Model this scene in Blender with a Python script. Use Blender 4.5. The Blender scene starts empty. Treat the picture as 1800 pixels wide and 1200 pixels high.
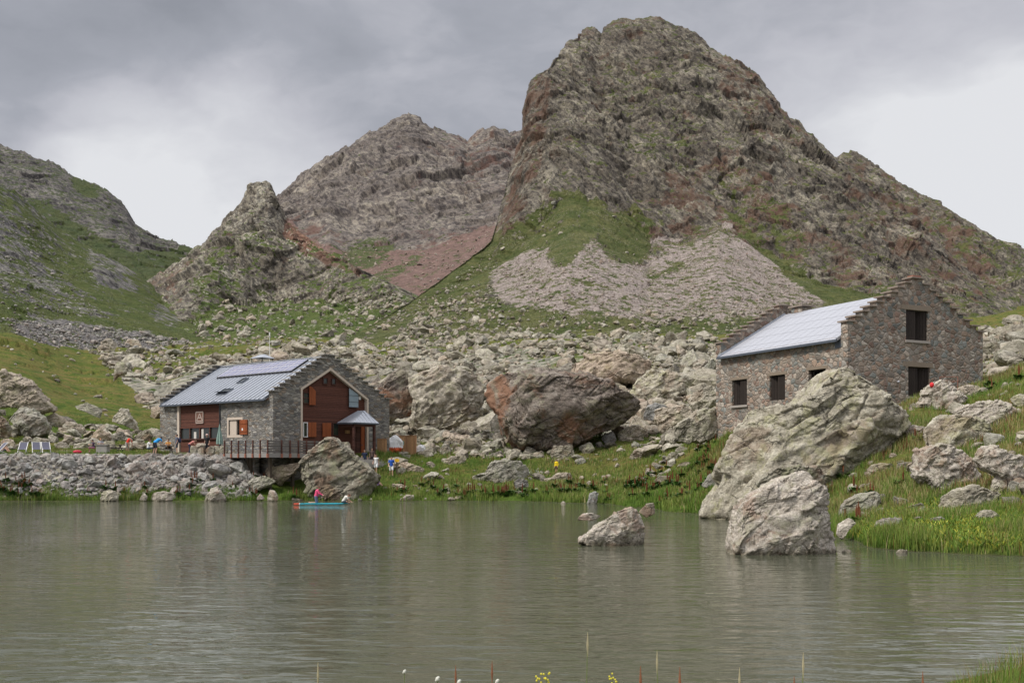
import bpy, bmesh, math, random
import numpy as np
from mathutils import Vector, Matrix
from mathutils.geometry import tessellate_polygon

S = bpy.context.scene
COL = S.collection
H = 3.07            # eye height above the lake
F = 1800.0          # focal length in photograph pixels
HY = 815.0          # horizon row of the photograph
CX = 900.0

# ------------------------------------------------------------------ camera
cam_d = bpy.data.cameras.new('camera'); cam = bpy.data.objects.new('camera', cam_d); COL.objects.link(cam)
cam_d.sensor_width = 36.0; cam_d.lens = 36.0
cam_d.shift_y = (HY - 600.0) / 1800.0
cam_d.clip_start = 0.05; cam_d.clip_end = 12000.0
cam.location = (0, 0, H); cam.rotation_euler = (math.radians(90), 0, 0)
S.camera = cam
S.view_settings.view_transform = 'Standard'; S.view_settings.look = 'None'
S.view_settings.exposure = 0.0; S.view_settings.gamma = 1.0; S.view_settings.use_curve_mapping = False

# ------------------------------------------------------------------ sun + sky
SUN_EL, SUN_AZ = 48.0, -120.0        # azimuth: clockwise from +Y (view direction)
el, az = math.radians(SUN_EL), math.radians(SUN_AZ)
sd = bpy.data.lights.new('sun', 'SUN'); sd.energy = 3.0; sd.angle = math.radians(11); sd.color = (1.0, .96, .9)
sun = bpy.data.objects.new('sun', sd); COL.objects.link(sun)
to_sun = Vector((math.sin(az)*math.cos(el), math.cos(az)*math.cos(el), math.sin(el)))
sun.rotation_euler = to_sun.to_track_quat('Z', 'Y').to_euler()
sun.location = (0, 0, 60)

W = bpy.data.worlds.new('World'); S.world = W; W.use_nodes = True

class NT:
    """tiny node helper"""
    def __init__(s, tree): s.t = tree; s.n = tree.nodes; s.l = tree.links
    def new(s, typ, **kw):
        nd = s.n.new(typ)
        for k, v in kw.items(): setattr(nd, k, v)
        return nd
    def put(s, sock, v):
        if v is None: return
        if hasattr(v, 'links') or isinstance(v, bpy.types.NodeSocket): s.l.new(v, sock)
        else:
            try: sock.default_value = v
            except Exception:
                sock.default_value = (v[0], v[1], v[2], 1.0) if hasattr(v, '__len__') else (v, v, v, 1.0)
    def math(s, op, a, b=None, c=None, clamp=False):
        nd = s.new('ShaderNodeMath', operation=op); nd.use_clamp = clamp
        s.put(nd.inputs[0], a); s.put(nd.inputs[1], b)
        if c is not None: s.put(nd.inputs[2], c)
        return nd.outputs[0]
    def vmath(s, op, a, b=None):
        nd = s.new('ShaderNodeVectorMath', operation=op)
        s.put(nd.inputs[0], a); s.put(nd.inputs[1], b)
        return nd.outputs[1] if op in ('DOT_PRODUCT', 'LENGTH') else nd.outputs[0]
    def scale(s, v, k):
        nd = s.new('ShaderNodeVectorMath', operation='SCALE'); s.put(nd.inputs[0], v); nd.inputs['Scale'].default_value = k
        return nd.outputs[0]
    def mapping(s, v, scale=(1,1,1), rot=(0,0,0), loc=(0,0,0)):
        nd = s.new('ShaderNodeMapping'); s.put(nd.inputs['Vector'], v)
        nd.inputs['Scale'].default_value = scale; nd.inputs['Rotation'].default_value = rot; nd.inputs['Location'].default_value = loc
        return nd.outputs[0]
    def noise(s, v, scale, detail=4, rough=.55, dist=0.0, col=False):
        nd = s.new('ShaderNodeTexNoise'); s.put(nd.inputs['Vector'], v)
        nd.inputs['Scale'].default_value = scale; nd.inputs['Detail'].default_value = detail
        nd.inputs['Roughness'].default_value = rough; nd.inputs['Distortion'].default_value = dist
        return nd.outputs['Color'] if col else nd.outputs['Fac']
    def voro(s, v, scale, feature='F1', rand=1.0):
        nd = s.new('ShaderNodeTexVoronoi', feature=feature); s.put(nd.inputs['Vector'], v)
        nd.inputs['Scale'].default_value = scale; nd.inputs['Randomness'].default_value = rand
        return nd.outputs
    def ramp(s, f, stops, interp='LINEAR'):
        nd = s.new('ShaderNodeValToRGB'); s.put(nd.inputs[0], f)
        cr = nd.color_ramp; cr.interpolation = interp
        while len(cr.elements) < len(stops): cr.elements.new(.5)
        for e, (p, c) in zip(cr.elements, stops):
            e.position = p; e.color = (c[0], c[1], c[2], 1) if hasattr(c, '__len__') else (c, c, c, 1)
        return nd.outputs[0]
    def smooth(s, x, a, b):
        nd = s.new('ShaderNodeMapRange', interpolation_type='SMOOTHSTEP'); s.put(nd.inputs['Value'], x)
        nd.inputs['From Min'].default_value = a; nd.inputs['From Max'].default_value = b
        return nd.outputs[0]
    def mix(s, f, a, b, blend='MIX'):
        nd = s.new('ShaderNodeMix', data_type='RGBA', blend_type=blend); s.put(nd.inputs['Factor'], f)
        s.put(nd.inputs['A'], a) if False else None
        ia = [i for i in nd.inputs if i.name == 'A' and i.type == 'RGBA'][0]
        ib = [i for i in nd.inputs if i.name == 'B' and i.type == 'RGBA'][0]
        s.put(ia, a); s.put(ib, b)
        return [o for o in nd.outputs if o.type == 'RGBA'][0]
    def attr(s, name):
        return s.new('ShaderNodeAttribute', attribute_name=name).outputs['Fac']
    def acol(s, name):
        return s.new('ShaderNodeAttribute', attribute_name=name).outputs['Color']
    def bump(s, h, strength=.5, dist=.1, normal=None):
        nd = s.new('ShaderNodeBump'); s.put(nd.inputs['Height'], h)
        nd.inputs['Strength'].default_value = strength; nd.inputs['Distance'].default_value = dist
        if normal is not None: s.put(nd.inputs['Normal'], normal)
        return nd.outputs[0]

def build_sky():
    t = NT(W.node_tree); t.n.clear()
    tc = t.new('ShaderNodeTexCoord').outputs['Generated']
    d = t.vmath('NORMALIZE', tc)
    sky = t.new('ShaderNodeTexSky', sky_type='NISHITA'); sky.sun_disc = False
    sky.sun_elevation = el; sky.sun_rotation = az; sky.altitude = 2300
    # layered cloud deck: stretched along the horizon
    m = t.mapping(d, scale=(1.7, 1.7, 3.3))
    warp = t.noise(m, 1.3, 5, .6, col=True)
    mv = t.vmath('ADD', m, t.scale(t.vmath('SUBTRACT', warp, (.5, .5, .5)), .55))
    n1 = t.noise(mv, 1.15, 9, .52)
    n2 = t.noise(mv, 3.1, 8, .55)
    def blob(px, py, r0, r1):
        v = Vector(((px-CX)/F, 1, (HY-py)/F)).normalized()
        dt = t.vmath('DOT_PRODUCT', d, tuple(v))
        return t.smooth(dt, math.cos(math.radians(r1)), math.cos(math.radians(r0)))
    f = t.math('MULTIPLY_ADD', n1, 1.9, -.66)
    f = t.math('MULTIPLY_ADD', n2, .75, f)
    for px, py, r0, r1, k in ((380, 330, 1, 10, .33), (150, 380, 1, 8, .10), (1760, 340, 1, 8, .28), (1560, 170, 1, 12, .15),
                              (1800, 60, 1, 8, .08), (250, 110, 3, 12, -.34), (800, 130, 3, 12, -.28), (1250, 60, 2, 9, -.16),
                              (560, 60, 2, 10, -.10), (60, 200, 2, 8, .06)):
        f = t.math('MULTIPLY_ADD', blob(px, py, r0, r1), k, f)
    f = t.math('MULTIPLY_ADD', f, .84, .06)
    c = t.ramp(f, [(.15, (.300, .312, .350)), (.42, (.395, .405, .450)), (.60, (.53, .53, .575)), (.80, (.655, .655, .69)), (1.0, (.79, .79, .81))])
    zc = t.new('ShaderNodeSeparateXYZ'); t.put(zc.inputs[0], d)
    zb = t.math('MULTIPLY_ADD', t.smooth(zc.outputs[2], .42, .8), 1.5, 1.0)      # an overcast sky is brightest overhead
    c = t.mix(1.0, c, (.99, 1.0, 1.005), 'MULTIPLY')
    c = t.mix(1.0, c, zb, 'MULTIPLY')
    c = t.mix(.96, t.scale(sky.outputs[0], .1), c)
    bg = t.new('ShaderNodeBackground'); bg.inputs['Strength'].default_value = .1
    t.put(bg.inputs['Color'], t.scale(c, 10.0))
    out = t.new('ShaderNodeOutputWorld'); t.l.new(bg.outputs[0], out.inputs['Surface'])
build_sky()

# ------------------------------------------------------------------ numpy noise
def _h(ix, iy, iz, seed):
    h = (ix.astype(np.uint32)*np.uint32(374761393)) ^ (iy.astype(np.uint32)*np.uint32(668265263)) ^ (iz.astype(np.uint32)*np.uint32(2147483647-58)) ^ np.uint32((seed*2654435761) & 0xffffffff)
    h = (h ^ (h >> np.uint32(13))) * np.uint32(1274126177)
    h = (h ^ (h >> np.uint32(16))) * np.uint32(2246822519)
    return h ^ (h >> np.uint32(15))
def _f(h): return (h & np.uint32(0xffff)).astype(np.float32) / 65535.0

def vnoise(P, seed=0):
    Pi = np.floor(P).astype(np.int64); f = (P - Pi).astype(np.float32); f = f*f*(3-2*f)
    x, y, z = Pi[:,0], Pi[:,1], Pi[:,2]; r = 0
    for dx in (0,1):
        wx = f[:,0] if dx else 1-f[:,0]
        for dy in (0,1):
            wy = f[:,1] if dy else 1-f[:,1]
            for dz in (0,1):
                wz = f[:,2] if dz else 1-f[:,2]
                r = r + _f(_h(x+dx, y+dy, z+dz, seed))*wx*wy*wz
    return r*2-1
def fbm(P, oct=4, seed=0, gain=.5):
    a, s, r, t = 1.0, 1.0, 0, 0
    for i in range(oct):
        r = r + a*vnoise(P*s + i*7.3, seed+i); t += a; a *= gain; s *= 2.03
    return r/t
def ridged(P, oct=4, seed=0, gain=.5):
    a, s, r, t = 1.0, 1.0, 0, 0
    for i in range(oct):
        r = r + a*(1-2*np.abs(vnoise(P*s + i*7.3, seed+i))); t += a; a *= gain; s *= 2.03
    return r/t
def crack(P, seed=0):
    """distance between the two nearest jittered points: 0 along fissures"""
    Pi = np.floor(P).astype(np.int64); n = len(P); a = np.full(n, 9., np.float32); b = np.full(n, 9., np.float32)
    for dx in (-1,0,1):
        for dy in (-1,0,1):
            for dz in (-1,0,1):
                cx, cy, cz = Pi[:,0]+dx, Pi[:,1]+dy, Pi[:,2]+dz; h = _h(cx, cy, cz, seed)
                d = np.sqrt((P[:,0]-cx-(h & np.uint32(1023)).astype(np.float32)/1023)**2 + (P[:,1]-cy-((h >> np.uint32(10)) & np.uint32(1023)).astype(np.float32)/1023)**2 + (P[:,2]-cz-((h >> np.uint32(20)) & np.uint32(1023)).astype(np.float32)/1023)**2)
                b = np.minimum(b, np.maximum(a, d)); a = np.minimum(a, d)
    return b-a
def facet(P, seed=0, tilt=1.0):
    """planar facets inside jittered cells: broken rock. returns value, cell id in 0..1"""
    Pi = np.floor(P).astype(np.int64); n = len(P)
    best = np.full(n, 1e9, np.float32); val = np.zeros(n, np.float32); cid = np.zeros(n, np.float32)
    for dx in (-1,0,1):
        for dy in (-1,0,1):
            for dz in (-1,0,1):
                cx, cy, cz = Pi[:,0]+dx, Pi[:,1]+dy, Pi[:,2]+dz
                h = _h(cx, cy, cz, seed)
                jx = (h & np.uint32(1023)).astype(np.float32)/1023; jy = ((h >> np.uint32(10)) & np.uint32(1023)).astype(np.float32)/1023
                jz = ((h >> np.uint32(20)) & np.uint32(1023)).astype(np.float32)/1023
                ox = (P[:,0]-cx-jx).astype(np.float32); oy = (P[:,1]-cy-jy).astype(np.float32); oz = (P[:,2]-cz-jz).astype(np.float32)
                d = ox*ox+oy*oy+oz*oz
                m = d < best
                if not m.any(): continue
                h2 = (h ^ (h >> np.uint32(7))) * np.uint32(2654435761)
                gx = (h2 & np.uint32(255)).astype(np.float32)/127.5-1; gy = ((h2 >> np.uint32(8)) & np.uint32(255)).astype(np.float32)/127.5-1
                gz = ((h2 >> np.uint32(16)) & np.uint32(255)).astype(np.float32)/127.5-1
                off = ((h2 >> np.uint32(24)) & np.uint32(255)).astype(np.float32)/127.5-1
                v = (ox*gx+oy*gy+oz*gz)*tilt + off*.45
                best = np.where(m, d, best); val = np.where(m, v, val); cid = np.where(m, _f(h2), cid)
    return val, cid

# ------------------------------------------------------------------ mesh helpers
def mesh_np(name, V, Fa, mat=None, smooth=False, attrs=None, cols=None):
    me = bpy.data.meshes.new(name)
    V = np.asarray(V, np.float32); Fa = np.asarray(Fa, np.int32); k = Fa.shape[1]
    me.vertices.add(len(V)); me.vertices.foreach_set('co', V.ravel())
    me.loops.add(Fa.size); me.loops.foreach_set('vertex_index', Fa.ravel())
    me.polygons.add(len(Fa)); me.polygons.foreach_set('loop_start', np.arange(0, Fa.size, k, dtype=np.int32))
    me.polygons.foreach_set('use_smooth', np.full(len(Fa), smooth, bool))
    me.update(calc_edges=True)
    for an, av in (attrs or {}).items():
        a = me.attributes.new(an, 'FLOAT', 'POINT'); a.data.foreach_set('value', np.asarray(av, np.float32).ravel())
    for an, av in (cols or {}).items():
        a = me.attributes.new(an, 'FLOAT_COLOR', 'POINT')
        av = np.asarray(av, np.float32); a.data.foreach_set('color', np.concatenate([av, np.ones((len(av),1), np.float32)], 1).ravel())
    if mat: me.materials.append(mat)
    return me
def link(name, me, parent=None, loc=None, rot=None, scale=None, **props):
    o = bpy.data.objects.new(name, me); COL.objects.link(o)
    if parent is not None: o.parent = parent
    if loc is not None: o.location = loc
    if rot is not None: o.rotation_euler = rot
    if scale is not None: o.scale = scale
    for k, v in props.items(): o[k] = v
    return o
def thing(name, label, cat, loc=(0,0,0), rot=(0,0,0), group=None):
    o = link(name, None, loc=loc, rot=rot, label=label, category=cat)
    o.empty_display_size = .1
    if group: o['group'] = group
    return o

def wx(px, D): return (px-CX)*D/F
def wz(py, D): return H + (HY-py)*D/F
def P3(px, py, D): return Vector((wx(px, D), D, wz(py, D)))

def grid_faces(nr, nc):
    a = (np.arange(nr-1)[:,None]*nc + np.arange(nc-1)[None,:]).ravel()
    return np.stack([a, a+1, a+nc+1, a+nc], 1)
def in_poly(px, py, poly):
    poly = np.asarray(poly, float); n = len(poly); r = np.zeros(px.shape, bool); j = n-1
    for i in range(n):
        xi, yi = poly[i]; xj, yj = poly[j]
        c = ((yi > py) != (yj > py)) & (px < (xj-xi)*(py-yi)/(yj-yi+1e-9)+xi)
        r ^= c; j = i
    return r
def blur(G, k):
    for _ in range(2):
        for ax in (0,1):
            c = np.cumsum(np.pad(G, [(k+1,k) if a == ax else (0,0) for a in (0,1)], mode='edge'), axis=ax)
            if ax == 0: G = (c[2*k+1:]-c[:-2*k-1])/(2*k+1)
            else: G = (c[:,2*k+1:]-c[:,:-2*k-1])/(2*k+1)
    return G
def grid_normals(G):
    du = np.gradient(G, axis=1); dv = np.gradient(G, axis=0)
    n = np.cross(du, dv); n /= (np.linalg.norm(n, axis=2, keepdims=True)+1e-9)
    return n
# ------------------------------------------------------------------ materials
def mat_base(name, rough=.85, spec=.3):
    m = bpy.data.materials.new(name); m.use_nodes = True
    t = NT(m.node_tree); b = t.n['Principled BSDF']
    b.inputs['Roughness'].default_value = rough; b.inputs['Specular IOR Level'].default_value = spec
    return m, t, b
def mat_plain(name, col, rough=.7, metal=0.0, spec=.3, var=.12, scale=8.0, bump=.0):
    m, t, b = mat_base(name, rough, spec); b.inputs['Metallic'].default_value = metal
    tc = t.new('ShaderNodeTexCoord').outputs['Object']
    n = t.noise(tc, scale, 4, .6)
    c = t.mix(n, tuple(x*(1-var) for x in col), tuple(min(1, x*(1+var)) for x in col))
    t.put(b.inputs['Base Color'], c)
    if bump: t.put(b.inputs['Normal'], t.bump(n, bump, .02))
    return m

def mountain_mat(name, s, rockA, rockB, rockC, red, green1, green2, scree, scale_scree=1.0, patch=.5, bump=1.0, sc=.3):
    """s = size in metres of the main rock variation; attrs: grass, scree, red, tone"""
    m, t, b = mat_base(name, .9, .15)
    P = t.new('ShaderNodeNewGeometry').outputs['Position']
    nb = t.noise(P, 1/s, 8, .62, .4); nm = t.noise(P, 3.7/s, 6, .65)
    cb = t.new('ShaderNodeCombineXYZ'); t.put(cb.inputs[0], t.vmath('DOT_PRODUCT', P, (.8, 0, .6))); t.put(cb.inputs[1], t.vmath('DOT_PRODUCT', P, (0, .6, 0)))
    t.put(cb.inputs[2], t.vmath('DOT_PRODUCT', P, (-.21, 0, .28))); st = cb.outputs[0]; ns = t.noise(st, 6.0/s, 6, .7)
    c = t.ramp(t.math('MULTIPLY_ADD', ns, .5, t.math('MULTIPLY', nb, .5)), [(.36, rockA), (.5, rockB), (.62, rockC)])
    fine = t.noise(P, 22/s, 5, .75)
    c = t.mix(t.smooth(fine, .36, .66), c, t.mix(1.0, c, (1.75, 1.72, 1.62), 'MULTIPLY'))
    dark = t.noise(st, 14/s, 5, .7)  # stands for shaded crevices, darkened in the rock colour itself
    c = t.mix(t.smooth(dark, .54, .44), c, t.mix(1.0, c, (.48, .48, .52), 'MULTIPLY'))
    # rust
    rn = t.math('ADD', t.attr('red'), t.math('MULTIPLY', t.math('SUBTRACT', t.noise(P, 2.1/s, 6, .7), .5), 2.2))
    c = t.mix(t.math('MULTIPLY', t.smooth(rn, .30, .62), .8), c, t.mix(nm, red, tuple(x*.55 for x in red)))
    # scree
    sv = t.voro(P, scale_scree); sf = t.noise(P, .35*scale_scree, 5, .7)
    cs = t.mix(t.smooth(sf, .3, .7), tuple(x*.72 for x in scree), tuple(min(1, x*1.22) for x in scree))
    cs = t.mix(t.smooth(sv['Color'], .0, 1.0), t.mix(1.0, cs, (1-sc, 1-sc, 1-sc), 'MULTIPLY'), t.mix(1.0, cs, (1+sc, 1+sc, 1+sc), 'MULTIPLY'))
    sa = t.math('ADD', t.attr('scree'), t.math('MULTIPLY', t.math('SUBTRACT', nm, .5), .55))
    c = t.mix(t.smooth(sa, .42, .58), c, cs)
    # grass
    gf = t.noise(P, 9/s, 6, .75)
    ga = t.math('ADD', t.attr('grass'), t.math('MULTIPLY', t.math('SUBTRACT', gf, .5), 1.9))
    ga = t.math('ADD', ga, t.math('MULTIPLY', t.math('SUBTRACT', nm, .5), .8))
    gc = t.mix(t.smooth(t.noise(P, 3.0/s, 5, .7), .35, .65), green1, green2)
    gc = t.mix(t.smooth(fine, .62, .40), gc, t.mix(1.0, gc, (.6, .62, .6), 'MULTIPLY'))
    c = t.mix(t.smooth(ga, .46, .58), c, gc)
    # pale stones strewn over the turf
    pv = t.voro(P, scale_scree*.6); pf = t.noise(P, 2.0/s, 3, .6)
    pm = t.math('MULTIPLY', t.smooth(pv['Distance'], .30, .22), t.smooth(pf, .47, .6))
    c = t.mix(t.math('MULTIPLY', pm, patch), c, tuple(min(1, x*1.35) for x in rockC))
    t.put(b.inputs['Base Color'], c)
    hh = t.math('ADD', t.math('MULTIPLY', ns, 1.0), t.math('MULTIPLY', fine, .35))
    hh = t.math('ADD', hh, t.math('MULTIPLY', sv['Distance'], .4*sc))
    t.put(b.inputs['Normal'], t.bump(hh, bump, s*.12))
    return m

def rock_mat(name, A, B, C, lichen=(.34,.35,.20), rust=(.30,.17,.11), rusta=0.0, s=1.0, lich=.4, rand=True, tintattr=False):
    """weathered rock, s = scale in metres"""
    m, t, b = mat_base(name, .88, .2)
    tc = t.new('ShaderNodeTexCoord').outputs['Object']
    if tintattr: P = tc
    else:
        oi = t.new('ShaderNodeObjectInfo')
        P = t.vmath('ADD', tc, t.scale(oi.outputs['Location'], .37))
    nb = t.noise(P, .35/s, 6, .6, .5); nm = t.noise(P, 1.6/s, 7, .68); nf = t.noise(P, 9/s, 5, .75)
    st = t.mapping(P, scale=(1, 1, 1.8), rot=(.35, .45, .2)); ns = t.noise(st, 1.3/s, 7, .7, .6)
    c = t.ramp(t.math('MULTIPLY_ADD', ns, .55, t.math('MULTIPLY', nm, .45)), [(.36, A), (.49, B), (.62, C)])
    c = t.mix(t.smooth(nf, .40, .62), t.mix(1.0, c, (.78, .77, .76), 'MULTIPLY'), t.mix(1.0, c, (1.16, 1.16, 1.15), 'MULTIPLY'))
    # lichen
    lm = t.math('MULTIPLY', t.smooth(t.noise(P, .9/s, 6, .75), .50, .60), lich)
    c = t.mix(lm, c, lichen)
    # mineral rust
    rm = t.math('MULTIPLY', t.smooth(t.noise(P, .3/s, 5, .65, .8), .56-rusta*.12, .62), min(1, .25+rusta))
    c = t.mix(rm, c, t.mix(nm, rust, tuple(x*.5 for x in rust)))
    # cracks, with their shade painted into the colour as dark lines
    ck = t.voro(t.vmath('ADD', st, t.scale(t.noise(P, 1.1/s, 4, .6, col=True), .9)), .75/s, 'DISTANCE_TO_EDGE')['Distance']
    cm = t.smooth(ck, .035, .0)
    cm = t.math('MULTIPLY', cm, t.smooth(t.noise(P, .6/s, 3, .6), .46, .6))
    c = t.mix(t.math('MULTIPLY', cm, .5), c, tuple(x*.35 for x in A))
    spots = t.smooth(t.noise(P, 5.5/s, 4, .8), .63, .68)
    c = t.mix(t.math('MULTIPLY', spots, .6), c, tuple(x*.4 for x in A))
    if tintattr: tv = t.attr('tint')
    elif rand: tv = oi.outputs['Random']
    else: tv = None
    if tv is not None:
        c = t.mix(1.0, c, t.ramp(tv, [(0, (.58, .56, .55)), (.25, (.86, .82, .75)), (.5, (1.0, 1.0, .97)), (.72, (1.08, .95, .88)), (.86, (.80, .82, .82)), (1, (1.28, 1.25, 1.18))]), 'MULTIPLY')
    gp = t.new('ShaderNodeNewGeometry').outputs['Position']; sz_ = t.new('ShaderNodeSeparateXYZ'); t.put(sz_.inputs[0], gp)
    wet = t.smooth(t.math('ADD', sz_.outputs[2], t.math('MULTIPLY', t.math('SUBTRACT', nm, .5), .25)), .22, .06)     # wet, algae-stained foot in the lake
    c = t.mix(t.math('MULTIPLY', wet, .75), c, t.mix(1.0, c, (.34,.33,.26), 'MULTIPLY'))
    t.put(b.inputs['Base Color'], c)
    h = t.math('ADD', t.math('MULTIPLY', ns, .8), t.math('MULTIPLY', nf, .45))
    h = t.math('SUBTRACT', h, t.math('MULTIPLY', cm, .5))
    h = t.math('SUBTRACT', h, t.math('MULTIPLY', spots, .25))
    t.put(b.inputs['Normal'], t.bump(h, .9, .22*s))
    return m

M = {}
M['peak'] = mountain_mat('peak_rock', 26, (.078,.066,.055), (.155,.136,.110), (.31,.28,.22), (.20,.115,.080), (.085,.110,.028), (.165,.165,.060), (.36,.30,.265), 2.2)
M['far'] = mountain_mat('far_rock', 60, (.090,.076,.069), (.155,.134,.118), (.26,.23,.19), (.19,.105,.082), (.085,.105,.035), (.115,.13,.05), (.20,.130,.108), .5, .15, bump=.9, sc=.08)
M['leftfar'] = mountain_mat('left_far_rock', 50, (.060,.056,.056), (.105,.097,.09), (.175,.163,.145), (.14,.085,.065), (.062,.085,.030), (.095,.108,.04), (.13,.125,.13), .5, .1, bump=.9, sc=.08)
M['knoll'] = mountain_mat('knoll_rock', 22, (.085,.075,.062), (.185,.163,.132), (.37,.345,.275), (.21,.12,.085), (.085,.125,.025), (.13,.155,.042), (.27,.16,.115), 1.0, .9)
M['slope'] = mountain_mat('slope_rock', 30, (.10,.095,.095), (.18,.17,.16), (.25,.235,.21), (.17,.09,.06), (.085,.115,.026), (.125,.140,.042), (.20,.185,.178), 2.0, .35)
M['pale'] = rock_mat('pale_rock', (.21,.19,.155), (.42,.385,.32), (.62,.58,.50), s=1.0, lich=.4)
M['pale_big'] = rock_mat('pale_lichen_rock', (.21,.19,.15), (.43,.39,.305), (.62,.58,.47), lichen=(.40,.39,.20), s=1.1, lich=.5, rusta=.1, rand=False)
M['near'] = rock_mat('shore_rock', (.25,.215,.175), (.49,.435,.365), (.70,.64,.56), s=.42, lich=.35, rusta=.3, rust=(.34,.20,.13), rand=False)
M['red'] = rock_mat('rusty_rock', (.10,.085,.072), (.225,.185,.155), (.38,.33,.28), rust=(.36,.19,.115), rusta=.62, s=1.7, lich=.25, rand=False)
M['brown'] = rock_mat('brown_rock', (.15,.13,.10), (.30,.27,.21), (.48,.45,.36), rust=(.28,.14,.085), rusta=.25, s=1.1, lich=.5, rand=False)
M['grey'] = rock_mat('grey_rubble', (.17,.165,.158), (.34,.335,.32), (.52,.505,.49), s=.8, lich=.1, rusta=.1)
M['field'] = rock_mat('field_rock', (.17,.155,.13), (.36,.335,.28), (.56,.53,.46), s=1.1, lich=.3)
M['field_mass'] = rock_mat('field_rubble', (.16,.145,.12), (.35,.325,.27), (.55,.52,.45), s=1.1, lich=.3, tintattr=True)
M['grey_mass'] = rock_mat('bank_rubble', (.17,.165,.155), (.33,.32,.305), (.50,.48,.46), s=.8, lich=.1, tintattr=True)

def ground_mat():
    m, t, b = mat_base('meadow', .95, .1)
    P = t.new('ShaderNodeNewGeometry').outputs['Position']
    n1 = t.noise(P, .06, 6, .65, .5); n2 = t.noise(P, .5, 6, .7); n3 = t.noise(P, 3.0, 5, .75)
    st = t.mapping(P, scale=(.35, 1.6, 1.0), rot=(0, 0, .35)); n4 = t.noise(st, .35, 6, .7)
    g = t.mix(t.smooth(n1, .40, .60), (.090,.115,.020), (.125,.125,.032))
    g = t.mix(t.smooth(n4, .42, .62), g, (.150,.120,.040))
    g = t.mix(t.smooth(n2, .55, .35), g, (.05,.085,.014))
    g = t.mix(t.attr('lush'), g, t.mix(n2, (.045,.088,.012), (.085,.125,.02)))
    g = t.mix(t.smooth(n3, .35, .65), t.mix(1.0, g, (.7,.7,.7), 'MULTIPLY'), t.mix(1.0, g, (1.25,1.25,1.2), 'MULTIPLY'))
    tuft = t.noise(t.mapping(P, scale=(.5, 1.2, 1)), 1.1, 3, .6)
    g = t.mix(t.smooth(tuft, .68, .74), g, (.03,.05,.01))
    # rubble floor between the boulders
    v = t.voro(P, 1.1); v2 = t.voro(P, .38)
    r = t.mix(v['Color'], (.10,.095,.075), (.34,.32,.26))
    r = t.mix(t.smooth(v2['Color'], .3, .7), r, t.mix(1.0, r, (1.4,1.36,1.3), 'MULTIPLY'))
    r = t.mix(t.smooth(n2, .54, .60), r, (.05,.075,.018))
    f = t.math('ADD', t.attr('rubble'), t.math('MULTIPLY', t.math('SUBTRACT', n2, .5), .8))
    c = t.mix(t.smooth(f, .42, .56), g, r)
    mud = t.mix(n2, (.045,.036,.022), (.09,.075,.05))
    c = t.mix(t.attr('mud'), c, mud)
    t.put(b.inputs['Base Color'], c)
    t.put(b.inputs['Normal'], t.bump(t.math('ADD', n3, t.math('MULTIPLY', n2, 2.0)), .8, .25))
    return m
M['ground'] = ground_mat()

def water_mat():
    m, t, b = mat_base('lake_water', .03, .5)
    P = t.new('ShaderNodeNewGeometry').outputs['Position']
    a = t.mapping(P, scale=(.55, 1.5, 1), rot=(0, 0, .10))
    w1 = t.noise(a, .75, 2, .5, .3); w2 = t.noise(t.mapping(P, scale=(.42, 1.35, 1), rot=(0, 0, -.14)), 2.0, 2, .5, .4)
    w3 = t.noise(t.mapping(P, scale=(.5, 1.5, 1), rot=(0, 0, .16)), 5.2, 2, .5)
    patch = t.smooth(t.noise(t.mapping(P, scale=(1, .5, 1)), .10, 3, .55), .35, .65)
    sp = t.new('ShaderNodeSeparateXYZ'); t.put(sp.inputs[0], P)
    for cx_, cy_, rr_, k_ in ((-6.0, 16.0, 6.5, .5), (7.8, 16.0, 4.5, .5)):
        dd = t.vmath('LENGTH', t.vmath('SUBTRACT', P, (cx_, cy_, 0)))
        patch = t.math('MULTIPLY_ADD', t.smooth(dd, rr_, 0), k_, patch)
    h = t.math('ADD', t.math('MULTIPLY', w1, .6), t.math('MULTIPLY', w2, t.math('MULTIPLY_ADD', patch, .95, .30)))
    h = t.math('ADD', h, t.math('MULTIPLY', w3, t.math('MULTIPLY_ADD', patch, .16, .05)))
    murk = t.noise(P, .05, 3, .5)
    c = t.mix(murk, (.072,.077,.050), (.092,.095,.064))
    t.put(b.inputs['Base Color'], c); b.inputs['IOR'].default_value = 1.333
    t.put(b.inputs['Normal'], t.bump(h, 1.0, .045))
    return m
M['water'] = water_mat()

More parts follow.
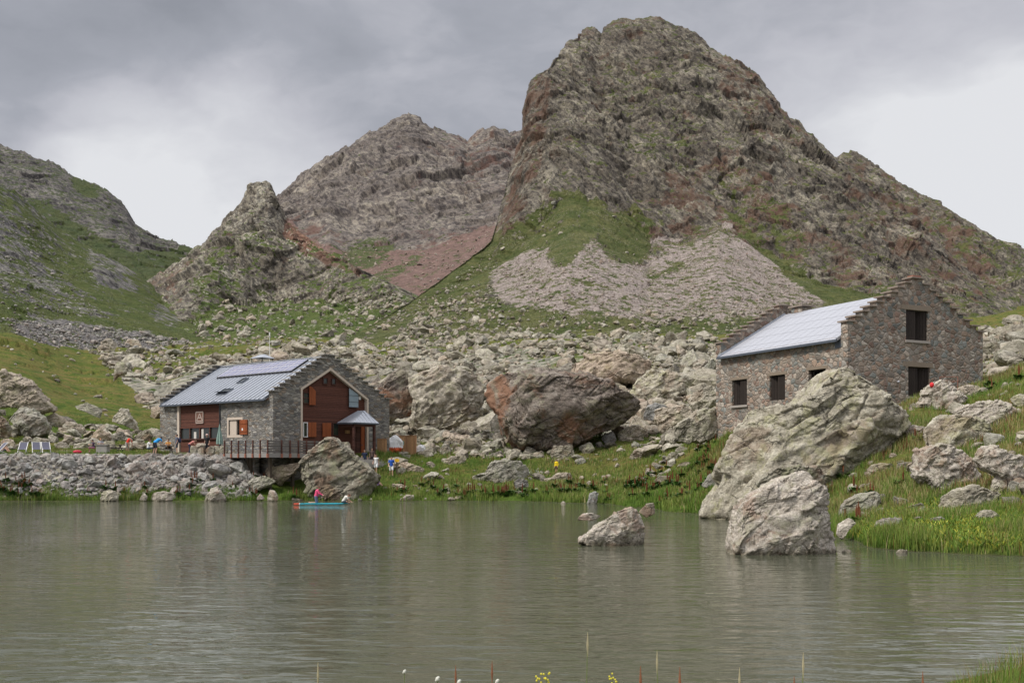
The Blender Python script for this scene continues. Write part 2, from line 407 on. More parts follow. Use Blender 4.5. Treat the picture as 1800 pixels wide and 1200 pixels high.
# ------------------------------------------------------------------ ground (one sheet, lake shore to valley head)
def _c(*a): return a
GC = {  # photo column: (distance, image row)
 -700: [(82,880),(84,862),(86,825),(88,793),(97,785),(110,735),(150,640),(250,480),(330,440)],
 -300: [(84,881),(85,868),(86,840),(88,806),(97,802),(104,780),(115,735),(140,680),(200,590),(260,540),(330,500)],
 0:   [(84.5,880.4),(85.2,866),(86,850),(88.5,806),(90,797),(98,793),(104,770),(115,730),(140,680),(200,603),(260,575),(330,560)],
 150: [(84.5,880.4),(85.2,868),(86,854),(88.5,808),(90,797),(98,793),(115,752),(140,716),(200,650),(260,605),(330,590)],
 280: [(84.5,880.4),(85.2,868),(86,856),(88.5,812),(90,798),(98,794),(115,765),(140,735),(200,660),(260,613),(330,600)],
 410: [(84.5,880.4),(85.2,870),(86,862),(87.6,838),(89,806),(90.5,797),(105,792),(115,752),(140,700),(200,640),(260,610),(330,598)],
 450: [(84.5,880.4),(86,866),(87.5,846),(89,836),(91.5,830),(93,797),(105,790),(115,752),(140,700),(200,640),(260,610),(330,598)],
 520: [(84.5,880.4),(86,868),(89,852),(92,830),(94,797),(105,790),(115,752),(140,700),(200,640),(260,608),(330,596)],
 650: [(84.5,880.4),(86,871),(89,857),(91.5,838),(93.6,812),(95.2,796),(105,786),(115,752),(140,700),(200,635),(260,608),(330,594)],
 750: [(84.5,880.4),(86,870),(89.5,854),(92.5,834),(96.5,812),(104,786),(115,760),(130,735),(150,690),(200,635),(260,600),(330,575)],
 900: [(84,881),(85.5,868),(90,848),(94,830),(98,810),(104,786),(115,755),(130,727),(150,685),(200,625),(260,595),(330,572)],
 1050:[(80,884),(81,874),(86,856),(92,832),(98,805),(104,781),(115,750),(130,715),(150,665),(200,615),(260,588),(330,568)],
 1130:[(72,891.7),(73,880),(80,862),(88,832),(95,800),(104,770),(115,742),(130,706),(150,660),(200,612),(260,588),(330,568)],
 1200:[(64.5,900.6),(65.5,885),(73,865),(80,838),(90,800),(100,765),(115,730),(130,700),(150,660),(200,612),(260,590),(330,570)],
 1280:[(60.5,906),(61.5,893),(66,860),(70,815),(76,765),(80,752),(100,735),(130,700),(150,670),(200,620),(260,592),(330,572)],
 1400:[(50,925),(51,912),(56,880),(62,810),(68,742),(76,735),(80,728),(100,710),(130,690),(200,630),(260,592),(330,572)],
 1480:[(42,947),(43,932),(50,890),(58,820),(65,735),(70,728),(80,716),(100,700),(130,680),(200,620),(260,590),(330,570)],
 1540:[(37,964),(38,946),(46,892),(55,812),(62,742),(68,725),(80,700),(100,690),(130,670),(200,610),(260,585),(330,570)],
 1620:[(35.5,971),(36.3,952),(42,895),(50,828),(56,775),(62,715),(68,697),(80,680),(100,665),(130,640),(200,600),(260,580),(330,565)],
 1730:[(34.3,976),(35,955),(42,883),(50,792),(56,742),(62,705),(70,674),(80,660),(100,615),(130,600),(200,585),(260,575),(330,560)],
 1800:[(33.8,978.5),(34.5,957),(42,872),(50,765),(56,718),(62,685),(75,640),(90,602),(110,585),(150,578),(200,572),(330,550)],
 2300:[(32,988),(32.8,960),(42,820),(50,740),(62,640),(75,600),(90,570),(110,555),(150,550),(200,545),(330,520)],
}
_gk = sorted(GC); SH = np.array([GC[k][0][0] for k in _gk], float)
_DD = np.concatenate([np.linspace(8, 130, 1221), np.linspace(130.5, 340, 420)])
def _prof(k):
    L = GC[k]; d = [L[0][0]-40, L[0][0]-14, L[0][0]-1.5] + [a for a, _ in L]; z = [-2.5, -2.0, -.35] + [wz(y, a) for a, y in L]
    z[3] = 0.0
    p = np.interp(_DD, d, z)
    kk = np.ones(5)/5
    q = np.convolve(np.pad(p, 2, mode='edge'), kk, 'valid')
    return q
_PT = np.array([_prof(k) for k in _gk])
def gz_base(px, D):
    px = np.asarray(px, float); D = np.asarray(D, float)
    ci = np.clip(np.interp(px, _gk, np.arange(len(_gk))), 0, len(_gk)-1.001); c0 = ci.astype(int); cf = ci-c0
    cf = cf*cf*(3-2*cf)*.5 + cf*.5
    di = np.clip(np.interp(D, _DD, np.arange(len(_DD))), 0, len(_DD)-1.001); d0 = di.astype(int); df = di-d0
    def g(c): return _PT[c, d0]*(1-df) + _PT[c, d0+1]*df
    return g(c0)*(1-cf) + g(c0+1)*cf
def ground_z(x, y):
    x = np.atleast_1d(np.asarray(x, float)); y = np.atleast_1d(np.asarray(y, float))
    px = CX + F*x/np.maximum(y, 1.0)
    wob = fbm(np.stack([x*.12, y*.12, x*0], 1), 3, 5)
    z = gz_base(px + wob*12, y + wob*.9)
    far = np.clip((y-95)/100, 0, 1)
    flat = np.clip(np.abs(z-3.95)/1.0, .15, 1)
    up = np.clip(z/1.0, 0, 1)
    n = fbm(np.stack([x*.22, y*.22, x*0+3], 1), 4, 11)*.38 + fbm(np.stack([x*.05, y*.05, x*0+9], 1), 3, 21)*2.2*far
    n2 = facet(np.stack([x*.12, y*.12, x*0+.5], 1), 4)[0]*1.1*far*.6
    return z + (n + n2)*up*np.where(y < 105, flat, 1)
def solveD(px, py, d0=30.0, d1=320.0):
    D = np.arange(d0, d1, .1); z = ground_z(wx(px, D), D)
    ys = HY - (z-H)*F/D
    ok = np.where((ys <= py) & (z > -.05))[0]
    return float(D[ok[0]]) if len(ok) else 85.0

def build_ground():
    pxs = np.concatenate([np.arange(-700, -60, 16.), np.arange(-60, 1860, 2.6), np.arange(1860, 2300, 14.)])
    Ds = np.concatenate([np.linspace(10, 30, 14), np.linspace(30.6, 130, 420), 130*np.exp(np.linspace(.004, math.log(335/130), 170))])
    PX, DD = np.meshgrid(pxs, Ds); X = (PX-CX)*DD/F
    Z = ground_z(X.ravel(), DD.ravel()).reshape(X.shape)
    G = np.stack([X, DD, Z], 2)
    py = HY - (Z-H)*F/DD
    q = fbm(np.stack([X.ravel()*.1, DD.ravel()*.1, X.ravel()*0], 1), 4, 3).reshape(X.shape)
    # attributes
    rub = np.zeros(X.shape)
    wpx = PX + q*40; wD = DD*(1+q*.06)
    rub[(DD > 108) & in_poly(wpx, wD, [(330,108),(700,108),(1250,112),(1250,320),(140,340),(190,205),(280,150),(330,118)])] = 1
    rub[in_poly(wpx, wD, [(1700,76),(2300,70),(2300,180),(1700,160)])] = .62
    bank = in_poly(PX, DD, [(-400,85.3),(430,85.3),(430,89.6),(-400,89.6)]); rub[bank] = 1
    rub[in_poly(PX, DD, [(-400,84.),(430,84.),(430,85.4),(-400,85.4)])] = .35
    terr = in_poly(PX, DD, [(-60,89.4),(440,89.4),(440,99),(-60,99)]); rub[terr] = .5
    rub = blur(rub, 3)
    rub = np.where((DD > 108) & (rub > .4), np.clip(.56 + q*.8 - np.clip((DD-200)/90, 0, .4), 0, 1), rub)
    lush = np.clip(1-(Z-.2)/2.6, 0, 1)*(DD < 100)
    lush[(DD > 105) & (DD < 125) & (PX < 290)] = .8
    lush = blur(lush, 5)
    mud = np.clip(1-(Z+.02)/.10, 0, 1)
    me = mesh_np('ground', G.reshape(-1,3), grid_faces(*X.shape), M['ground'], True, {'rubble': rub.ravel(), 'lush': lush.ravel(), 'mud': mud.ravel()})
    link('ground', me, kind='structure')
build_ground()

def build_near_bank():
    x = np.linspace(-40, 40, 240); y = np.linspace(-60, 14, 220); X, Y = np.meshgrid(x, y)
    edge = 9.2 + .5*np.sin(X*.21+.6) + .3*np.sin(X*.63) + np.clip((X-2.75)*1.7, 0, 4.0)
    Z = np.clip((edge-Y)*.32, -2.0, 1.72)
    q = fbm(np.stack([X.ravel()*.7, Y.ravel()*.7, X.ravel()*0], 1), 4, 8).reshape(X.shape)
    Z = Z + q*.10*np.clip(Z+.3, 0, 1)
    r = np.zeros(X.size)
    me = mesh_np('near_bank', np.stack([X, Y, Z], 2).reshape(-1,3), grid_faces(*X.shape), M['ground'], True,
                 {'rubble': r, 'lush': r+.6, 'mud': np.clip(1-(Z.ravel()+.02)/.1, 0, 1)})
    link('near_bank', me, kind='structure')
build_near_bank()

def build_water():
    """one water sheet with real wavelets; the finest ripples are left to the bump"""
    pxs = np.concatenate([np.arange(-2400, -60, 60.), np.arange(-60, 1861, 1.9), np.arange(1880, 4200, 60.)])
    inv = np.linspace(1/8.0, 1/46.0, 640); Ds = np.concatenate([np.linspace(3, 7.9, 12), 1/inv, np.linspace(46.5, 112, 60)])
    PX, DD = np.meshgrid(pxs, Ds); X = (PX-CX)*DD/F; x, y = X.ravel(), DD.ravel()
    ruf = .36+.35*fbm(np.stack([x*.10, y*.07, x*0], 1), 3, 91)
    for cx_, cy_, r_, k_ in ((-6.0, 16.5, 6.0, 1.0), (-3.0, 21, 6.0, .5), (7.6, 16.0, 4.0, .95), (3.5, 24, 7.0, .45)):
        ruf = ruf + k_*np.clip(1-np.hypot(x-cx_, (y-cy_)*.8)/r_, 0, 1)
    ruf = np.clip(ruf, .12, 1.4)*np.clip((46-y)/12, 0, 1)
    c, s_ = math.cos(.10), math.sin(.10); u, v = x*c-y*s_, x*s_+y*c
    w = fbm(np.stack([u*.50, v*1.25, x*0], 1), 2, 92)*.020 + fbm(np.stack([u*1.15+.3*v, v*3.0, x*0+4], 1), 2, 93)*.0125 + vnoise(np.stack([u*2.6-.4*v, v*6.6, x*0+8], 1), 94)*.0036
    Z = (w*ruf).reshape(X.shape)
    me = mesh_np('lake', np.stack([X, DD, Z], 2).reshape(-1,3), grid_faces(*X.shape), M['water'], True)
    link('lake', me, kind='structure')
build_water()

# ------------------------------------------------------------------ mountains
SHEETS = {}
def sheet(name, px0, px1, dpx, curves, rows, disp, mat, masks, seed, back=True, sil=1.0, grassbase=0.0):
    """curves: list (base..ridge) of point lists (px, row, distance). Real relief: every curve sits at its own distance"""
    pxs = np.arange(px0, px1+.1, dpx); K = len(curves)
    cD, cZ = [], []
    for c in curves:
        c = sorted(c); cp = [a[0] for a in c]
        yy = np.interp(pxs, cp, [a[1] for a in c]); dd = np.interp(pxs, cp, [a[2] for a in c])
        cD.append(dd); cZ.append(H+(HY-yy)*dd/F)
    cD = np.array(cD); cZ = np.array(cZ)
    n = sum(rows)+1; v = []
    for k, r in enumerate(rows): v += list(k + np.arange(r)/r)
    v.append(K-1); v = np.array(v)
    k0 = np.minimum(v.astype(int), K-2); f = (v-k0)[:,None]
    D = cD[k0]*(1-f)+cD[k0+1]*f; Z = cZ[k0]*(1-f)+cZ[k0+1]*f
    jag = (facet(np.stack([pxs/26., pxs*0, pxs*0+seed], 1), seed)[0]*3.4 + facet(np.stack([pxs/9., pxs*0, pxs*0+seed+3], 1), seed+1)[0]*1.8 + vnoise(np.stack([pxs/3.2, pxs*0, pxs*0], 1), seed)*.9)*cD[-1]/F*sil*np.clip((cZ[-1]-cZ[0])/150, 0, 1)
    Z = Z + jag[None,:]*np.clip((v-(K-1)+.10)/.10, 0, 1)[:,None]**1.5
    # soften the fold lines between the curves
    for _ in range(6):
        D[1:-1] = (D[:-2]+2*D[1:-1]+D[2:])/4; Z[1:-1] = (Z[:-2]+2*Z[1:-1]+Z[2:])/4
    PX = np.broadcast_to(pxs, D.shape).copy(); PY = HY-(Z-H)*F/D
    vv = np.broadcast_to(v[:,None], D.shape)
    if back:
        nb = 26; g = np.linspace(0, 1, nb+1)[1:, None]**1.5
        Db = D[-1]*(1+.28*g); Zb = Z[-1] - (Z[-1]-Z[0])*(g*g*(3-2*g))*1.0
        D = np.vstack([D, Db]); Z = np.vstack([Z, Zb]); PX = np.vstack([PX, np.broadcast_to(pxs, Db.shape)])
        PY = np.vstack([PY, np.broadcast_to(PY[-1], Db.shape)]); vv = np.vstack([vv, np.full(Db.shape, K-1)])
    G = np.stack([(PX-CX)*D/F, D, Z], 2); N = grid_normals(blurG(G, 4))
    if N[...,1].mean() > 0: N = -N
    P = G.reshape(-1,3)
    dv, extra = disp(P, PX.ravel(), PY.ravel(), vv.ravel(), seed); dv = dv - np.percentile(dv, 70)*np.clip(vv.ravel()-.6, 0, 1)
    edge = np.ones(D.shape); edge[:14] = np.linspace(0, 1, 14)[:,None]
    hgt = np.clip((cZ[-1]-cZ[0]-8)/90, 0, 1)
    edge = edge*hgt[None,:]*(1-.55*np.clip((vv-(K-1)+.30)/.30, 0, 1))
    G2 = G + N*(dv.reshape(D.shape)*edge)[...,None]
    wp = fbm(P*extra['wf'], 4, seed+77).reshape(D.shape); wq = fbm(P*extra['wf']+31, 4, seed+78).reshape(D.shape)
    at = {}
    N2 = grid_normals(G2); N2 = np.where(N2[...,2:3] < 0, -N2, N2)
    up = blur(N2[...,2], 1)
    for an in ('grass', 'scree', 'red'):
        A = np.full(D.shape, extra.get(an, 0.0), float)
        for poly, val, *w in masks.get(an, []):
            ww = w[0] if w else 14
            A = np.where(in_poly(PX+wp*ww*2, PY+wq*ww*2, poly), val, A)
        A = blur(A, 2)
        if an == 'grass': A = A + (up-extra.get('up0', .6))*extra.get('upk', .8)
        at[an] = A.ravel()
    me = mesh_np(name, G2.reshape(-1,3), grid_faces(*D.shape), mat, True, at)
    o = link(name, me, kind='structure')
    SHEETS[o.name] = (G2, PX, PY, N2)
    return o
def blurG(G, k): return np.stack([blur(G[...,i], k) for i in range(3)], 2)

def disp_peak(P, px, py, v, seed):
    rock = np.clip((v-.75)/.5, 0, 1)
    rock = rock*np.clip((px-845)/40, 0, 1)
    # ribs and gullies running down to the right
    u, w = P[:,0]*.8+P[:,2]*.6, -P[:,0]*.6+P[:,2]*.8
    wq = fbm(P/45, 3, seed+11)*9
    big = ridged(np.stack([(u+wq)*.011, P[:,1]*.005, w*.0045], 1), 5, seed)*14 + ridged(np.stack([(u+wq)*.038, P[:,1]*.015, w*.013], 1), 4, seed+9)*6
    f1 = facet(np.stack([u/26, P[:,1]/30, w/46], 1), seed+1)[0]*2.6; f2 = facet(np.stack([u/10, P[:,1]/13, w/17], 1)+.3*fbm(P/30, 2, 9)[:,None], seed+2)[0]*2.3; f3 = facet(np.stack([u/4.2, P[:,1]/5, w/6.5], 1), seed+3)[0]*1.25; f4 = facet(P/2.1, seed+4)[0]*.5
    fine = fbm(P/4, 3, seed+5)*.7
    rock = rock*np.clip((px-860)/110, .35, 1)
    low = fbm(P/30, 4, seed+6)*2.4 + facet(P/3, seed+8)[0]*.35 + facet(P/8, seed+12)[0]*1.1*np.clip((900-px)/80, 0, 1)
    d = (big+f1+f2+f3+f4+fine)*rock + low*(1-rock)
    return d, dict(wf=.02, red=.19, grass=.27, up0=.50, upk=.8)

def pts(D, *L): return [(a, b, D) for a, b in L]
PEAK_R = [(520,612,262),(560,606,270),(600,598,280),(622,589,290),(670,560,320),(720,528,360),(780,483,400),(830,445,430),(858,420,450),(866,398,466),(876,360,485),(888,322,505),(898,285,520),(905,262,530),(915,232,545),(925,195,560),(932,165,572),(938,142,582),(952,126,592),(975,100,606),(1000,72,620),(1020,56,632),(1032,48,636),(1044,50,638),(1056,58,640),(1066,48,642),(1080,40,645),(1110,38,648),(1145,35,650),(1170,41,650),(1200,43,650),(1225,52,648),(1240,68,645),(1252,82,642),(1270,92,640),(1290,104,638),(1310,122,636),(1330,132,632),(1350,158,628),(1368,184,622),(1400,214,615),(1440,248,606),(1470,280,600),(1500,306,590),(1530,334,580),(1600,402,555),(1700,492,500),(1800,560,440),(1900,600,400),(2100,660,360)]
sheet('mountain_peak', 520, 2050, 1.55, [
    [(500,640,235),(620,626,240),(900,612,245),(1300,606,245),(1600,600,245),(1800,596,235),(2100,610,235)],
    [(500,616,250),(560,607,258),(620,596,275),(720,556,325),(800,505,365),(860,470,395),(905,440,420),(950,408,440),(1000,368,455),(1050,372,458),(1100,400,462),(1140,436,450),(1200,428,460),(1262,400,472),(1300,420,460),(1350,455,440),(1450,505,400),(1560,535,370),(1700,566,330),(1800,585,300),(2100,640,300)],
    PEAK_R], [190, 330], disp_peak, M['peak'],
  {'grass': [([(868,480),(905,458),(960,440),(1000,470),(1030,432),(1056,412),(1070,450),(1095,470),(1125,456),(1145,440),(1200,430),(1258,398),(1275,400),(1300,425),(1380,488),(1445,535),(1300,566),(1100,566),(960,560),(880,535)], .15, 22),
             ([(540,620),(630,560),(712,500),(792,450),(856,402),(930,392),(1000,352),(1056,366),(1060,400),(1030,432),(1000,470),(968,442),(910,455),(872,478),(830,520),(760,560),(700,592),(600,625)], .62, 14),
             ([(1062,402),(1110,372),(1136,405),(1142,440),(1120,458),(1095,470),(1072,452)], .68, 12),
             ([(1136,492),(1192,455),(1204,464),(1150,503)], .8, 4),
             ([(1275,385),(1300,392),(1350,436),(1400,470),(1470,505),(1560,528),(1700,560),(1500,560),(1440,528),(1380,488),(1300,425)], .55, 8),
             ([(700,560),(840,520),(900,545),(1100,560),(1300,565),(1450,560),(1450,640),(600,640)], .47, 10),
             ([(1240,330),(1300,320),(1420,430),(1380,450),(1290,380)], .42, 8),
             ([(1040,110),(1200,90),(1260,180),(1180,240),(1080,200)], .34, 20),
             ([(1080,240),(1190,230),(1230,330),(1130,330)], .36, 16)],
   'scree': [([(868,480),(905,458),(960,440),(1000,470),(1030,432),(1056,412),(1070,450),(1095,470),(1125,456),(1145,440),(1200,430),(1258,398),(1275,400),(1300,425),(1380,488),(1445,535),(1300,566),(1100,566),(960,560),(880,535)], .72, 22),
             ([(615,600),(660,575),(720,545),(752,532),(740,552),(700,592),(640,620)], 1.0, 4)],
   'red': [([(868,420),(905,260),(940,140),(975,150),(960,260),(930,400)], .46, 10), ([(1150,350),(1260,300),(1340,330),(1420,420),(1560,500),(1500,520),(1350,430),(1200,420)], .40, 20),
           ([(1230,90),(1300,100),(1420,260),(1370,300),(1260,180)], .38, 12), ([(1040,410),(1200,400),(1240,440),(1150,470)], .36, 10), ([(1480,300),(1800,560),(1600,560),(1480,420)], .36, 20)]}, 7)

sheet('mountain_shoulder', 1380, 2150, 2.0, [
    [(1380,600,460),(2150,640,430)], [(1380,520,560),(1600,500,540),(1800,545,500),(2150,620,480)],
    [(1380,360,720),(1440,318,712),(1470,285,705),(1484,271,700),(1500,274,698),(1530,290,694),(1560,308,690),(1590,324,686),(1620,343,680),(1660,362,672),(1700,381,664),(1722,402,660),(1738,412,656),(1760,418,652),(1785,424,648),(1800,432,645),(1900,480,620),(2150,620,580)]],
  [60, 190], disp_peak, M['peak'], {'grass': [([(1640,400),(1740,400),(1830,440),(1830,540),(1700,460)], .36, 12)], 'red': [([(1480,270),(1700,380),(1800,560),(1600,450)], .36, 14)]}, 19)

def disp_far(P, px, py, v, seed):
    rock = np.clip((v-.85)/.4, .06, 1)
    big = ridged(np.stack([P[:,0]*.004, P[:,1]*.003, P[:,2]*.0016], 1), 5, seed)*16
    d = big*rock + (facet(P/70, seed+1)[0]*8 + facet(P/27, seed+2)[0]*4.0 + facet(P/11, seed+3)[0]*1.7 + facet(P/5, seed+4)[0]*.7)*rock + fbm(P/60, 4, seed+5)*4
    return d, dict(wf=.008, red=.12, grass=.10, up0=.55, upk=.7)
sheet('far_mountain', 430, 1080, 1.6, [
    [(430,560,700),(800,560,640),(1080,540,640)],
    [(430,420,1000),(490,398,1000),(540,412,960),(580,398,950),(620,440,900),(680,438,900),(720,430,900),(760,424,900),(800,412,900),(850,392,920),(900,360,940),(1080,300,980)],
    [(430,400,1230),(470,372,1260),(488,350,1270),(505,335,1280),(530,313,1290),(560,290,1300),(590,268,1310),(620,249,1320),(650,232,1330),(680,222,1340),(700,212,1345),(718,206,1350),(735,209,1350),(755,221,1345),(775,230,1340),(800,238,1335),(815,246,1330),(822,249,1328),(835,238,1325),(850,230,1322),(868,224,1320),(885,231,1318),(900,236,1315),(915,230,1312),(960,215,1300),(1080,200,1280)]],
  [110, 210], disp_far, M['far'],
  {'scree': [([(500,380),(560,425),(620,445),(700,440),(760,430),(870,384),(900,420),(860,560),(560,560),(480,440)], .95, 8)],
   'red': [([(500,340),(600,420),(870,380),(870,560),(500,560)], .34, 16), ([(780,240),(920,230),(920,380),(840,380)], .32, 12)],
   'grass': [([(600,440),(660,415),(700,430),(640,470),(590,460)], .42, 6), ([(640,500),(720,440),(740,450),(690,500)], .36, 6)]}, 31)

def disp_knoll(P, px, py, v, seed):
    rock = np.clip(v*1.1, .25, 1); up = np.where(v < 1.9, .7, 1.0)
    d = ridged(P/60, 3, seed)*3.5*rock + (facet(P/24, seed+1)[0]*4.2 + facet(P/9, seed+2)[0]*2.1 + facet(P/3.6, seed+3)[0]*.9)*rock*up + fbm(P/20, 4, seed+5)*2
    return d, dict(wf=.03, red=.10, grass=.27, up0=.62, upk=.9)
sheet('rock_spire_hill', 180, 860, 1.5, [
    [(180,620,285),(400,618,285),(860,618,285)],
    [(180,600,300),(280,585,318),(330,560,350),(400,540,396),(440,532,418),(480,528,425),(560,524,420),(620,536,392),(700,550,360),(760,590,325),(860,612,300)],
    [(180,560,350),(280,545,370),(330,500,400),(370,462,424),(410,442,440),(470,425,448),(520,430,446),(560,446,440),(620,470,425),(660,486,410),(700,508,390),(760,560,350),(860,600,320)],
    [(180,530,540),(230,505,530),(280,480,520),(310,462,515),(340,442,510),(365,424,500),(372,412,498),(380,405,496),(390,398,495),(397,378,494),(408,370,493),(420,352,492),(426,340,491),(428,328,490),(440,318,490),(450,314,490),(462,312,490),(474,315,490),(480,322,490),(484,338,490),(488,350,490),(494,362,490),(498,378,490),(502,392,488),(520,402,486),(560,430,480),(600,458,470),(640,478,455),(680,495,440),(710,506,430),(740,522,415),(800,570,385),(860,605,360)]],
  [70, 110, 150], disp_knoll, M['knoll'],
  {'scree': [([(500,385),(580,430),(640,470),(560,455),(500,425)], 1.0, 4), ([(270,480),(340,450),(372,430),(330,470),(310,520),(275,510)], .45, 12)],
   'red': [([(500,380),(590,430),(640,480),(540,460),(490,420)], .60, 8), ([(265,490),(345,452),(330,475),(310,530)], .36, 12)],
   'grass': [([(330,440),(480,425),(640,480),(720,530),(600,560),(340,560)], .44, 14), ([(300,560),(400,540),(720,560),(860,620),(180,625)], .50, 14), ([(180,520),(270,505),(310,560),(300,620),(180,620)], .8, 8), ([(560,520),(700,510),(700,560),(560,560)], .5, 10)]}, 43)

def disp_left(P, px, py, v, seed):
    d = ridged(P/160, 4, seed)*6 + facet(P/50, seed+1)[0]*3.5*np.clip(v, .2, 1) + facet(P/20, seed+2)[0]*1.8*np.clip(v, .2, 1) + facet(P/8, seed+3)[0]*.6
    return d*np.clip(v*1.2, .25, 1), dict(wf=.01, red=.02, grass=.30, up0=.66, upk=.8)
sheet('left_far_mountain', -350, 470, 2.0, [
    [(-350,600,760),(470,560,760)], [(-350,420,980),(0,400,980),(100,420,970),(200,450,950),(300,480,920),(470,505,880)],
    [(-350,190,1250),(-100,232,1250),(0,252,1250),(30,262,1245),(50,268,1240),(80,282,1235),(105,292,1230),(130,309,1225),(155,320,1215),(180,329,1205),(205,348,1195),(225,366,1185),(236,386,1175),(250,398,1165),(275,412,1150),(300,422,1140),(325,432,1125),(346,438,1110),(370,440,1105),(400,452,1090),(470,470,1060)]],
  [70, 170], disp_left, M['leftfar'],
  {'grass': [([(40,340),(150,400),(240,440),(345,435),(400,470),(250,520),(150,460),(60,400)], .62, 14), ([(130,310),(180,330),(170,350),(130,335)], .6, 6)],
   'scree': [([(250,440),(320,440),(330,460),(240,470),(210,455)], .5, 10)]}, 57)

def disp_slope(P, px, py, v, seed):
    streak = fbm(np.stack([P[:,0]/9-P[:,1]/30, P[:,1]/60, P[:,2]/90], 1), 4, seed)*1.2
    crag = ((px > 130) & (px < 330)).astype(float)
    d = fbm(P/50, 4, seed)*4 + streak + facet(P/10, seed+2)[0]*.55 + facet(P/3.5, seed+3)[0]*.18
    rk = np.clip(fbm(P/26+5, 3, seed+9)*3-.15, 0, 1)*np.clip((px-120)/60, 0, 1)
    d = d + rk*(facet(P/14, seed+4)[0]*1.8+1.2)
    return d, dict(wf=.03, red=-.1, grass=.66, up0=.80, upk=.9)
sheet('left_grass_slope', -420, 560, 1.7, [
    [(-420,700,190),(0,680,195),(150,700,205),(300,700,215),(430,700,240),(560,680,262)],
    [(-420,430,280),(0,470,300),(100,520,300),(200,560,300),(300,585,300),(430,608,300),(560,618,300)],
    [(-420,120,430),(-150,240,425),(0,318,420),(25,330,425),(50,350,430),(80,378,435),(110,402,440),(150,426,440),(190,448,440),(220,468,440),(250,488,440),(285,516,430),(320,545,410),(360,573,385),(400,593,360),(440,604,345),(560,615,330)]],
  [150, 190], disp_slope, M['slope'],
  {'scree': [([(-20,340),(40,390),(90,450),(140,510),(200,560),(170,580),(0,560),(-300,500),(-300,300)], .44, 16), ([(60,560),(160,575),(260,590),(300,620),(150,618),(50,600),(20,570)], .56, 10)],
   'grass': [([(-20,340),(40,390),(90,450),(140,510),(200,560),(120,560),(0,520),(-300,500),(-300,300)], .50, 20), ([(60,560),(160,575),(260,590),(300,620),(150,618),(50,600),(20,570)], .34, 10),
             ([(150,430),(230,470),(235,520),(170,500)], .42, 12), ([(270,530),(320,560),(310,580),(270,560)], .42, 8)]}, 71)
